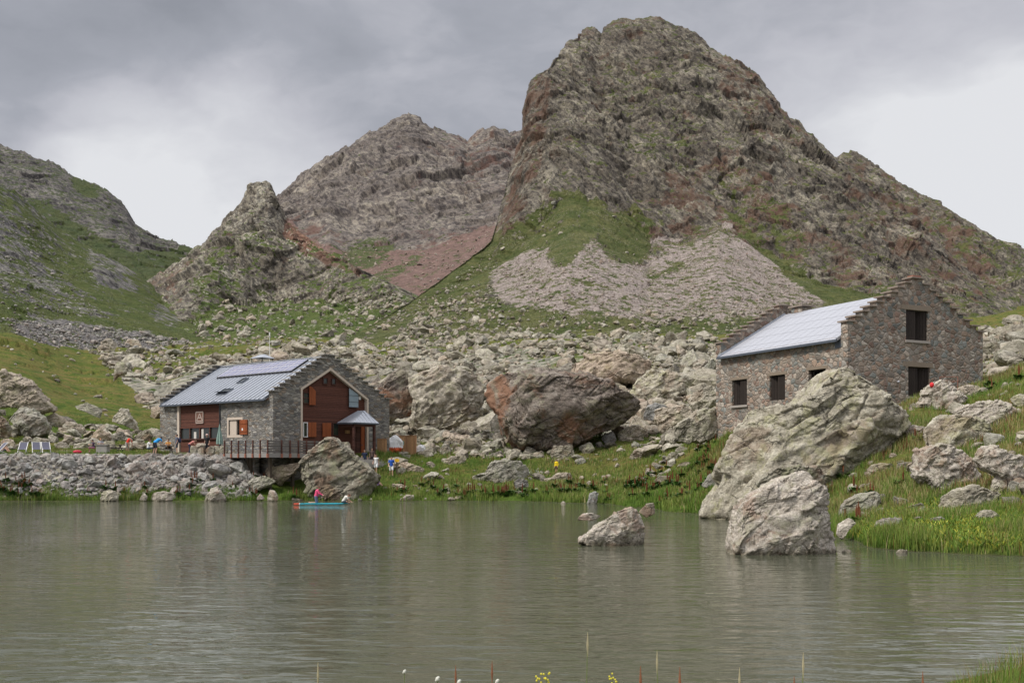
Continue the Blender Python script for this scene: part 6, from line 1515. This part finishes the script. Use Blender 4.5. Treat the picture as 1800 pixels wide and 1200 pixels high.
# ------------------------------------------------------------------ people
SKIN = mat_plain('skin', (.50,.30,.21), .55, var=.06); HAIRS = {'dark': mat_plain('dark_hair', (.03,.02,.015), .6), 'brown': mat_plain('brown_hair', (.10,.045,.025), .6), 'blond': mat_plain('red_blond_hair', (.36,.17,.07), .6)}
_cl = {}
def cloth(c, name='cloth'):
    if c not in _cl: _cl[c] = mat_plain(name, c, .85, var=.15, scale=6)
    return _cl[c]
def mirror(p): return (-p[0], p[1], p[2])
STAND = dict(pel=(0,0,.95), chest=(0,.01,1.34), neck=(0,0,1.49), head=(0,-.02,1.63), sh=(.18,.01,1.41), el=(.24,.03,1.13), wr=(.23,-.07,.90), hd=(.22,-.10,.82), hip=(.09,0,.92), kn=(.10,-.02,.50), an=(.10,.02,.09), to=(.11,-.15,.04))
def pose(kind):
    p = {}
    for k, v in STAND.items():
        if k in ('pel','chest','neck','head'): p[k] = Vector(v)
        else: p[k+'L'] = Vector(v); p[k+'R'] = Vector(mirror(v))
    V = Vector
    if kind == 'walk':
        p['knL'], p['anL'], p['toL'] = V((.10,-.16,.53)), V((.10,-.20,.12)), V((.11,-.36,.08)); p['knR'], p['anR'], p['toR'] = V((-.10,.05,.50)), V((-.10,.24,.12)), V((-.11,.09,.04))
        p['elL'], p['wrL'], p['hdL'] = V((.25,.10,1.15)), V((.25,.05,.92)), V((.25,.02,.84)); p['elR'], p['wrR'], p['hdR'] = V((-.25,-.06,1.15)), V((-.22,-.22,.98)), V((-.21,-.29,.93))
    elif kind == 'lean':       # leaning far forward over a table
        for s, q in (('L', 1), ('R', -1)):
            p['sh'+s] = V((.18*q,-.40,1.27)); p['el'+s] = V((.24*q,-.52,1.02)); p['wr'+s] = V((.20*q,-.66,.82)); p['hd'+s] = V((.18*q,-.72,.79)); p['kn'+s] = V((.14*q,-.02,.50)); p['an'+s] = V((.16*q,.08,.09)); p['to'+s] = V((.18*q,-.10,.04))
        p['pel'] = V((0,.08,.95)); p['hipL'] = V((.09,.06,.92)); p['hipR'] = V((-.09,.06,.92)); p['chest'] = V((0,-.32,1.22)); p['neck'] = V((0,-.46,1.31)); p['head'] = V((0,-.58,1.37))
    elif kind == 'bend':       # bending down to the side
        for s, q in (('L', 1), ('R', -1)):
            p['sh'+s] = V((.17*q,-.38,1.14)); p['el'+s] = V((.20*q,-.48,.88)); p['wr'+s] = V((.16*q,-.52,.64)); p['hd'+s] = V((.15*q,-.53,.55))
        p['chest'] = V((0,-.30,1.18)); p['neck'] = V((0,-.44,1.16)); p['head'] = V((0,-.56,1.10))
    elif kind == 'sit':        # on a bench, 0.45 m
        for s, q in (('L', 1), ('R', -1)):
            p['hip'+s] = V((.09*q,0,.50)); p['kn'+s] = V((.12*q,-.42,.52)); p['an'+s] = V((.13*q,-.40,.09)); p['to'+s] = V((.14*q,-.56,.04))
            p['sh'+s] = V((.18*q,-.06,.98)); p['el'+s] = V((.25*q,-.22,.80)); p['wr'+s] = V((.12*q,-.42,.82)); p['hd'+s] = V((.07*q,-.48,.82))
        p['pel'] = V((0,0,.53)); p['chest'] = V((0,-.05,.92)); p['neck'] = V((0,-.08,1.06)); p['head'] = V((0,-.14,1.19))
    elif kind == 'ground':     # sitting low, legs in front
        for s, q in (('L', 1), ('R', -1)):
            p['hip'+s] = V((.09*q,0,.14)); p['kn'+s] = V((.12*q,-.36,.36)); p['an'+s] = V((.12*q,-.62,.09)); p['to'+s] = V((.13*q,-.76,.08))
            p['sh'+s] = V((.18*q,.06,.62)); p['el'+s] = V((.24*q,-.12,.42)); p['wr'+s] = V((.12*q,-.30,.44)); p['hd'+s] = V((.08*q,-.36,.44))
        p['pel'] = V((0,0,.17)); p['chest'] = V((0,.05,.56)); p['neck'] = V((0,.03,.70)); p['head'] = V((0,-.02,.83))
    elif kind == 'reach':      # sitting on the board, bent over, hands at the water
        for s, q in (('L', 1), ('R', -1)):
            p['hip'+s] = V((.09*q,.0,.13)); p['kn'+s] = V((.26*q,-.30,.16)); p['an'+s] = V((.12*q,-.40,.08)); p['to'+s] = V((.08*q,-.52,.07))
            p['sh'+s] = V((.17*q,-.30,.52)); p['el'+s] = V((.20*q,-.44,.28)); p['wr'+s] = V((.14*q,-.64,.13)); p['hd'+s] = V((.12*q,-.72,.09))
        p['pel'] = V((0,.04,.15)); p['chest'] = V((0,-.20,.50)); p['neck'] = V((0,-.36,.60)); p['head'] = V((0,-.50,.66))
    elif kind == 'kneel':      # upright on the knees, hands forward
        for s, q in (('L', 1), ('R', -1)):
            p['hip'+s] = V((.09*q,.02,.50)); p['kn'+s] = V((.10*q,-.04,.08)); p['an'+s] = V((.10*q,.40,.08)); p['to'+s] = V((.10*q,.56,.10))
            p['sh'+s] = V((.17*q,-.12,.97)); p['el'+s] = V((.21*q,-.26,.74)); p['wr'+s] = V((.10*q,-.46,.64)); p['hd'+s] = V((.08*q,-.54,.62))
        p['pel'] = V((0,.02,.54)); p['chest'] = V((0,-.08,.92)); p['neck'] = V((0,-.13,1.05)); p['head'] = V((0,-.22,1.17))
    return p
def limb(mb, pts_, rad, n=10):
    mb.tube(pts_, rad, n)
    for p, r_ in zip(pts_, rad): mb.ball(p, r_*.99, 10, 7)
def remesh(o, v):
    m = o.modifiers.new('remesh', 'REMESH'); m.mode = 'VOXEL'; m.voxel_size = v; m.use_smooth_shade = True
    s = o.modifiers.new('smooth', 'SMOOTH'); s.factor = .5; s.iterations = 2
def person(label, px, py, kind, face, shirt, legs, hair='dark', D=None, z=None, h=1.75, sleeves=.5, leglen=.75, hat=None, shoes=(.08,.07,.06), hairlong=False, shirtless=False, dress=False):
    if D is None: D = solveD(px, py, 84.5)
    x = wx(px, D); z = float(ground_z(x, D)[0]) if z is None else z
    R = thing('person', label, 'person', (x, D, z), (0, 0, math.radians(face))); s = h/1.75; R.scale = (s, s, s)
    p = pose(kind); b = MB()
    up = (p['neck']-p['pel']).normalized()
    limb(b, [p['pel'], (p['pel']+p['chest'])/2, p['chest']], [.125, .115, .135], 14)
    limb(b, [p['chest'], p['neck'], p['neck']+(p['head']-p['neck'])*.5], [.10, .055, .052])
    limb(b, [p['shL'], p['chest'], p['shR']], [.055, .11, .055])
    hd = p['head']; fwd = Vector((0,-1,0)); hu = (hd-p['neck']).normalized()
    b.ball(hd, (.076,.095,.115), 14, 10); b.ball(hd+Vector((0,-.03,-.05)), (.055,.065,.06), 10, 7)
    b.ball(hd+Vector((0,-.100,-.012)), (.013,.018,.022), 6, 5)
    for q in (1, -1): b.ball(hd+Vector((.077*q,.005,-.012)), (.012,.02,.032), 6, 5)
    for S_ in 'LR':
        limb(b, [p['sh'+S_], p['el'+S_], p['wr'+S_]], [.048, .038, .027])
        w, e = p['wr'+S_], p['hd'+S_]; d = (e-w).normalized(); sd = d.cross(Vector((0,-1,.2))).normalized() if abs(d.y) < .95 else Vector((1,0,0)); n_ = d.cross(sd)
        b.bar(w, w+d*.085, .075, .028, up=n_)
        for k, (o_, L_) in enumerate(((-.03,.062), (-.01,.072), (.011,.068), (.031,.052))):
            a = w+d*.08+sd*o_; b.tube([a, a+d*L_*.55+n_*.008, a+d*L_+n_*.022], [.0095, .009, .0075], 6)
        b.tube([w+d*.02+sd*.034, w+d*.05+sd*.062, w+d*.085+sd*.066+n_*.01], [.011, .010, .008], 6)
        limb(b, [p['hip'+S_], p['kn'+S_], p['an'+S_]], [.088, .055, .038])
    bo = b.build('body', SKIN, R); remesh(bo, .0105)
    ey = MB()
    for q in (1, -1): ey.ball(hd+Vector((.03*q,-.088,.012)), .011, 6, 5)
    ey.build('eyes', M['black'], bo)
    hm = MB(); hm.ball(hd+Vector((0,.018,.028)), (.088,.100,.108), 12, 9)
    if hairlong: hm.ball(hd+Vector((0,.06,-.09)), (.075,.055,.13), 10, 8)
    hm.build('hair', HAIRS[hair], R, True)
    if hat:
        MB().tube([hd+Vector((0,.01,.055)), hd+Vector((0,.01,.065))], [.165, .15], 16).tube([hd+Vector((0,.01,.06)), hd+Vector((0,.01,.15))], [.105, .085], 14).build('hat', cloth(hat), R, True)
    if not shirtless:
        c = MB(); k = 1.0
        limb(c, [p['pel']+up*.02, (p['pel']+p['chest'])/2, p['chest']], [.150, .140, .156], 14); limb(c, [p['shL'], p['chest'], p['shR']], [.072, .128, .072])
        for S_ in 'LR':
            if sleeves > 0:
                e = p['sh'+S_].lerp(p['el'+S_], min(1, sleeves*1.2)); L_ = [p['sh'+S_], e]; rr_ = [.068, .058]
                if sleeves > .85: L_.append(p['wr'+S_]); rr_.append(.042)
                limb(c, L_, rr_)
        if dress: limb(c, [p['pel'], p['pel']-Vector((0,0,.32))], [.155, .20])
        so = c.build('shirt', cloth(shirt), R); remesh(so, .016)
    if legs is not None:
        c = MB(); limb(c, [p['hipL'], p['pel'], p['hipR']], [.105, .142, .105])
        for S_ in 'LR':
            if leglen > .95: limb(c, [p['hip'+S_], p['kn'+S_], p['an'+S_]], [.108, .078, .062])
            else: limb(c, [p['hip'+S_], p['hip'+S_].lerp(p['kn'+S_], leglen)], [.108, .092])
        lo = c.build('trousers' if leglen > .95 else 'shorts', cloth(legs), R); remesh(lo, .016)
    for S_ in 'LR':
        f = MB(); limb(f, [p['an'+S_]-Vector((0,0,.03)), p['to'+S_]], [.048, .038]); fo = f.build('shoe' if shoes else 'foot', cloth(shoes) if shoes else SKIN, R); remesh(fo, .014)
    return R, p
TZ = None
person('hiker in a blue shirt and white shorts walking down by the yellow waymark', 688, 838, 'walk', 5, (.02,.09,.42), (.72,.72,.72), h=1.8, D=91.3)
person('hiker in a white tank top and white shorts left of the blue hiker', 661, 834, 'walk', -8, (.75,.74,.72), (.70,.70,.70), 'brown', D=92.0, sleeves=0, h=1.72)
person('hiker in dark navy clothes half hidden by the brown pyramidal boulder', 641, 829, 'walk', 0, (.03,.04,.08), (.03,.03,.045), D=93.0, leglen=1, h=1.72)
person('hiker in brown behind the white tank top', 654, 828, 'stand', 10, (.12,.08,.07), (.05,.04,.04), 'brown', D=93.4, leglen=1, h=1.62)
person('small child in a purple top crouching at the boulder', 665, 848, 'ground', 60, (.22,.09,.42), (.30,.22,.33), 'brown', D=89.2, h=1.2)
person('child in a yellow shirt standing behind the low rounded boulder', 978, 835, 'stand', -35, (.80,.58,.02), (.10,.06,.05), 'dark', D=93.2, sleeves=1, hairlong=True, h=1.28)
person('man in a red shirt bending forward among the boulders', 224, 794, 'bend', 50, (.72,.045,.025), (.40,.37,.33), D=93.5, h=1.75, leglen=.95)
person('man in a bright blue shirt leaning over the picnic table, seen from behind', 273, 798, 'lean', 145, (.03,.32,.72), (.035,.04,.055), D=90.6, h=1.85)
person('visitor in a white shirt and dark trousers seated left of the picnic table', 261, 797, 'sit', 100, (.70,.70,.68), (.05,.07,.10), 'brown', D=91.6, leglen=1, hat=None)
person('visitor in an orange brown shirt seated at the picnic table', 297, 797, 'sit', -10, (.48,.22,.045), (.07,.07,.08), D=92.4)
PW = person('standing visitor in grey and navy wearing a backpack', 311, 797, 'stand', -70, (.11,.12,.16), (.05,.06,.08), D=91.0, h=1.76)
person('visitor with reddish arms in navy trousers leaning at the terrace wall', 334, 793, 'lean', 95, (.50,.20,.17), (.03,.035,.07), 'brown', D=91.3, leglen=1, h=1.5)
person('visitor in black with a pale pink sun hat at the terrace wall', 364, 792, 'stand', -15, (.018,.018,.02), (.02,.02,.025), 'brown', D=91.0, hat=(.78,.58,.52), leglen=1, h=1.72)
person('seated visitor in dark and pink clothes near the red bag', 165, 797, 'sit', -60, (.07,.045,.08), (.35,.14,.19), 'dark', D=92.5, leglen=1, h=1.6)
person('seated visitor in grey with pale hair behind the stone table', 177, 796, 'sit', 20, (.34,.35,.37), (.25,.25,.27), 'blond', D=93.6, leglen=1)
person('sunbather with reddish hair at the left edge, upper one', 7, 779, 'ground', 60, (0,0,0), (.05,.05,.06), 'blond', D=96.5, shirtless=True, z=None, h=1.8, shoes=None)
person('sunbather lying back at the left edge, lower one', 6, 790, 'ground', 80, (0,0,0), (.08,.08,.10), 'brown', D=93.5, shirtless=True, h=1.7, shoes=None)

# --- paddleboard with two children
BD = 78.0; bx = wx(566, BD); bz = .0
R = thing('paddleboard', 'turquoise stand-up paddleboard with an orange red tail on the lake', 'paddleboard', (bx, BD, bz), (0, 0, math.radians(3)))
def board(x0, x1, name, mat, N=14):
    V, Fs = [], []
    for i in range(N+1):
        x = x0+(x1-x0)*i/N; u = (x+2.1)/4.2
        hw = .40*(max(0, 1-abs(2*u-1)**3.2))**.5 if u > .5 else .40*(1-.38*(1-2*u)**2.4); hw = max(hw, .02)
        rk = .10*max(0, u-.72)**2*6
        for a in range(12):
            t = 2*math.pi*a/12; V.append((x, hw*math.cos(t)*(1.0), .035+rk+.042*math.copysign(abs(math.sin(t))**.6, math.sin(t))))
    for i in range(N):
        for a in range(12): Fs.append((i*12+a, i*12+(a+1)%12, (i+1)*12+(a+1)%12, (i+1)*12+a))
    Fs.append(tuple(range(12))); Fs.append(tuple(N*12+a for a in range(12))[::-1])
    m = MB(); m.add(V, Fs); return m.build(name, mat, R, True)
board(-1.62, 2.1, 'hull', mat_cache('turquoise_board', (.02,.33,.42), .35)); board(-2.1, -1.70, 'tail', mat_cache('orange_tail', (.75,.10,.05), .35), 4); board(-1.698, -1.622, 'stripe', M['white'], 2)
MB().box(-1.3, 1.2, -.26, .26, .076, .086).build('deck_pad', mat_cache('deck_pad', (.03,.40,.47), .8), R)
person('child in a pink long-sleeved top kneeling on the tail half of the paddleboard', 556, 0, 'kneel', 90, (.72,.09,.20), (.12,.14,.22), 'brown', D=BD, z=.05, h=1.78, sleeves=1, leglen=.95, shoes=None)
person('child in a white shirt sitting at the nose of the paddleboard, reaching to the water', 604, 0, 'reach', 90, (.66,.64,.58), (.04,.05,.06), 'brown', D=BD, z=.07, h=1.62, sleeves=.4, shoes=None)

# ------------------------------------------------------------------ small things
def tz(px, D): return float(ground_z(wx(px, D), D)[0])
def deck_chair(px, D, rz, label):
    z = tz(px, D); R = thing('deck_chair', label, 'deck chair', (wx(px, D), D, z), (0, 0, math.radians(rz)), 'deck chairs by the embankment')
    for q in (-.33, .33):
        MB().bar((q,-.42,.06), (q,.50,1.02), .045, .05).build('back_rail', M['white'], R); MB().bar((q*.92,.45,.03), (q*.92,-.50,.40), .04, .045).build('seat_rail', M['white'], R)
    MB().bar((-.36,.50,1.0), (.36,.50,1.0), .04).build('top_bar', M['white'], R); MB().bar((-.36,-.42,.07), (.36,-.42,.07), .04).build('foot_bar', M['white'], R)
    V = []; Fs = []
    for i in range(9):
        t = i/8; y = -.44+.92*t; zz = .36+.64*t-.26*math.sin(math.pi*t)*(1-t*.5); V += [(-.30, y, zz), (.30, y, zz), (-.30, y, zz-.012), (.30, y, zz-.012)]
    for i in range(8):
        a = i*4; Fs += [(a, a+1, a+5, a+4), (a+2, a+6, a+7, a+3), (a, a+4, a+6, a+2), (a+1, a+3, a+7, a+5)]
    Fs += [(0,2,3,1), (32,33,35,34)]
    MB().add(V, Fs).build('canvas', mat_cache('blue_grey_canvas', (.115,.115,.15), .9), R)
deck_chair(40, 91.0, 12, 'white framed deck chair with dark canvas, leftmost of the three in a row'); deck_chair(64, 90.6, 28, 'white framed deck chair with dark canvas, middle of the three in a row'); deck_chair(81, 90.4, 32, 'white framed deck chair with dark canvas, rightmost of the three in a row')
deck_chair(1, 90.3, -38, 'white framed deck chair cut by the left edge')
def table(px, D, rz, label, w=1.8):
    z = tz(px, D); R = thing('picnic_table', label, 'table', (wx(px, D), D, z), (0, 0, math.radians(rz)))
    MB().box(-w/2, w/2, -.38, .38, .70, .75).build('table_top', M['deckwood'], R)
    for q in (-1, 1):
        MB().box(-w/2, w/2, .62*q-.13, .62*q+.13, .42, .46).build('bench', M['deckwood'], R)
        MB().bar((q*w*.36, -.62, .02), (q*w*.36, .3, .70), .06, .09).build('leg', M['deckwood'], R); MB().bar((q*w*.36+.07, .62, .02), (q*w*.36+.07, -.3, .70), .06, .09).build('leg', M['deckwood'], R)
        MB().box(q*w*.36-.03, q*w*.36+.03, -.7, .7, .36, .42).build('crossbar', M['deckwood'], R)
table(287, 91.9, 10, 'grey wooden picnic table where visitors sit by the refuge wall'); table(196, 94.4, -4, 'low brown wooden picnic table among the boulders', 2.2)
R = thing('stone_table', 'white grey stone block table beside the seated visitors', 'table', (wx(181, 92.0), 92.0, tz(181, 92.0))); MB().box(-.5, .5, -.35, .35, -.1, .72).build('block', M['slab'], R, bevel=.05); MB().box(-.62, .62, -.42, .42, .723, .80).build('top', M['slab'], R)
R = thing('red_bag', 'red bag lying on the terrace grass', 'bag', (wx(136, 90.6), 90.6, tz(136, 90.6)), (0,0,.3)); MB().ball((0,0,.14), (.38,.2,.16), 12, 8).build('pouch', mat_cache('red_nylon', (.50,.03,.06), .6, bump=.4), R, True); MB().tube([(-.2,0,.25),(0,0,.38),(.2,0,.25)], .018, 6).build('strap', M['black'], R)
# backpack on the standing visitor
Rw, pw = PW; bpz = Rw.location; ang = Rw.rotation_euler.z; bk = Vector((0, .23, 1.22)); bk.rotate(Matrix.Rotation(ang, 3, 'Z'))
R = thing('backpack', 'navy backpack worn by the standing visitor at the refuge wall', 'backpack', tuple(bpz+bk), (0, 0, ang)); MB().ball((0,0,0), (.15,.11,.26), 12, 9).build('sack', mat_cache('navy_nylon', (.03,.04,.09), .6), R, True); MB().ball((0,.09,-.08), (.10,.06,.12), 10, 7).build('pocket', mat_cache('navy_nylon', (.03,.04,.09), .6), R, True)
# closed parasol
u0 = A.Fp(386, 770, -1.5)[0]; wp_ = A.o+A.f*u0-A.g*1.5; zt = wz(744, wp_.y); R = thing('parasol', 'closed pale green parasol in front of the refuge bay', 'parasol', (wp_.x, wp_.y, 3.95))
MB().tube([(0,0,0),(0,0,zt-3.95)], .028, 8).build('pole', M['flash'], R); MB().tube([(0,0,0),(0,0,.09)], .28, 14).build('base', M['slab'], R)
V = []; Fs = []; hh = zt-3.95; nn = 16
for i, (zz, rr_) in enumerate(((.86,.30),(1.2,.29),(1.6,.22),(2.0,.13),(hh-.05,.03))):
    for k in range(nn): t = 2*math.pi*k/nn; q = rr_*(1 if k % 2 else .68); V.append((q*math.cos(t), q*math.sin(t), zz))
for i in range(4):
    for k in range(nn): Fs.append((i*nn+k, i*nn+(k+1)%nn, (i+1)*nn+(k+1)%nn, (i+1)*nn+k))
Fs += [tuple(range(nn))[::-1], tuple(4*nn+k for k in range(nn))]
MB().add(V, Fs).build('canopy', mat_cache('green_canvas', (.24,.34,.29), .9), R)
# low terrace wall of big blocks
R = thing('terrace_wall', 'low wall of big grey blocks at the terrace edge below the refuge bay', 'wall', (wx(362, 89.6), 89.6, 3.4)); xx = wx(336, 89.6)-wx(362, 89.6); q = random.Random(3)
while xx < wx(394, 89.6)-wx(362, 89.6):
    w = q.uniform(.5, .95); V_, F_ = proto_rock(int(xx*10)+500, 3, 1, .8, .9, 6, .4); V_ = np.clip(V_*1.5, -1, 1)*[w/2+.02, .30, q.uniform(.54, .60)]+[xx+w/2, 0, .68]
    link('block', mesh_np('block', V_, F_, M['brown'], False), R); xx += w
R = thing('flat_capstone', 'rounded pale capstone lying on the terrace wall', 'stone', (wx(353, 89.7), 89.7, 4.62)); V_, F_ = proto_rock(611, 3, .75, .4, .28); link('stone', mesh_np('stone', V_, F_, M['pale'], False), R)
# sacks, crates, fence panel
def sack(px, py, D, rx, rz_, h, label, seed, orange=False):
    z = tz(px, D); V_, F_ = ico(4); V_ = V_*[1, .8, 1]; V_ = np.sign(V_)*np.abs(V_)**.75; N_ = vnormals(V_, F_); V_ = V_+N_*(facet(V_*2.2+seed, seed)[0]*.22+fbm(V_*2+seed, 3, seed)*.14)[:,None]
    top = V_[:,2] > .3; V_[:,0] = np.where(top, V_[:,0]*(1-.42*np.clip(V_[:,2]-.3, 0, 1))+.14*(V_[:,2]-.3), V_[:,0]); V_ = V_*[rx, rx*.8, h/2]+[0,0,h/2]
    R = thing('bulk_sack', label, 'sack', (wx(px, D), D, z-.05)); fz = V_[F_].mean(1)[:,2]
    def cut(m):
        u_, inv = np.unique(F_[m], return_inverse=True); return V_[u_], inv.reshape(-1, 3)
    if orange:
        link('sack_cloth', mesh_np('sack_cloth', *cut(fz > h*.34), M['white'], True), R); link('orange_base', mesh_np('orange_base', *cut(fz <= h*.34), mat_cache('orange_cloth', (.75,.14,.05), .7), True), R)
    else: link('sack_cloth', mesh_np('sack_cloth', V_, F_, M['white'], True), R)
sack(693, 788, 99.5, .78, 0, 1.65, 'big white bulk sack with an orange base beside the wooden crates', 3, True); sack(739, 784, 100.5, .52, 0, .92, 'smaller white crumpled sack right of the wooden crates', 5)
def crate(x0, x1, y0, y1, D, rz_, label, dep=.8):
    xc = (x0+x1)/2; w = wx(x1, D)-wx(x0, D); zb = min(tz(xc, D), wz(y1, D)); h = wz(y0, D)-zb; R = thing('wooden_crate', label, 'crate', (wx(xc, D), D, zb), (0, 0, math.radians(rz_)))
    MB().box(-w/2, w/2, 0, dep, 0, h).build('panel', M['pine'], R)
    for q in (-1, 1): MB().box(q*(w/2-.05)-.05, q*(w/2-.05)+.05, -.035, -.002, 0, h).build('batten', mat_cache('crate_batten', (.30,.16,.08)), R)
    MB().box(-w/2-.03, w/2+.03, -.05, dep+.03, h+.002, h+.05).build('lid', mat_cache('crate_batten', (.30,.16,.08)), R)
    return R, w, h
Rc, w, h = crate(702, 714.5, 766, 787, 99.6, 0, 'left pine crate with a small green label'); MB().box(-.15, .12, -.02, -.003, h*.5, h*.72).build('label_plate', mat_cache('green_label', (.16,.28,.20)), Rc)
crate(715, 731, 765.5, 787, 99.6, 0, 'right pine crate, the wider one of the pair')
R = thing('board_panel', 'low pine board panel leaning at the right foot of the refuge gable', 'panel', (wx(671.5, 97), 97, tz(671, 97))); w = wx(680, 97)-wx(663, 97); h = max(.9, wz(770.5, 97)-tz(671, 97)); MB().box(-w/2, w/2, 0, .05, 0, h).build('boards', M['pine'], R); MB().box(-w/2, w/2, -.03, -.002, h-.12, h-.03).build('rail', mat_cache('crate_batten', (.30,.16,.08)), R)
# waymark post, mast, rack
R = thing('waymark_post', 'wooden waymark post with a yellow top plate beside the blue hiker', 'signpost', (wx(697.5, 91.6), 91.6, tz(697, 91.6))); hp = wz(805, 91.6)-tz(697, 91.6)
MB().box(-.06, .06, -.05, .05, -.1, hp).build('post', mat_cache('post_wood', (.16,.12,.09)), R); MB().add([(-.17,-.09,hp-.34),(.17,-.09,hp-.34),(.26,-.09,hp-.2),(.17,-.09,hp-.06),(-.17,-.09,hp-.06),(-.17,-.06,hp-.34),(.17,-.06,hp-.34),(.26,-.06,hp-.2),(.17,-.06,hp-.06),(-.17,-.06,hp-.06)], [(0,1,2,3,4),(9,8,7,6,5),(0,5,6,1),(1,6,7,2),(2,7,8,3),(3,8,9,4),(4,9,5,0)]).build('plate', mat_cache('yellow_paint', (.75,.42,.02), .5), R)
Dm = 150; zb = tz(474, Dm); R = thing('weather_mast', 'thin pale mast standing in the rubble behind the refuge', 'mast', (wx(474, Dm), Dm, zb)); zt = wz(590, Dm)-zb; MB().tube([(0,0,-.3),(0,0,zt)], [.06,.035], 8).build('pole', M['white'], R); MB().tube([(0,0,zt),(0,0,zt+.5)], .09, 8).build('sensor', M['white'], R); MB().bar((-.5,0,zt*.9),(.5,0,zt*.9), .05).build('crossarm', M['white'], R)
Dk = 63.2; R = thing('metal_rack', 'thin rusty metal frame behind the pinkish rock stack', 'frame', (wx(1668, Dk), Dk, tz(1668, Dk))); zt = wz(662, Dk)-tz(1668, Dk)
for q in (-.55, .55): MB().tube([(q,0,-.1),(q,0,zt)], .02, 6).build('upright', M['bracket'], R)
for q in (0, -.3): MB().tube([(-.55,0,zt+q),(.55,0,zt+q)], .018, 6).build('crossbar', M['bracket'], R)
Dk = 60.4; R = thing('red_pack', 'small bright red pack lying on the pinkish rock stack', 'bag', (wx(1638, Dk), Dk, wz(680, Dk))); MB().ball((0,0,.12), (.13,.12,.16), 10, 8).build('pouch', mat_cache('red_pack', (.65,.03,.035), .6), R, True); MB().tube([(.1,0,.2),(.22,0,.35),(.3,0,.42)], .02, 6).build('strap', M['black'], R)
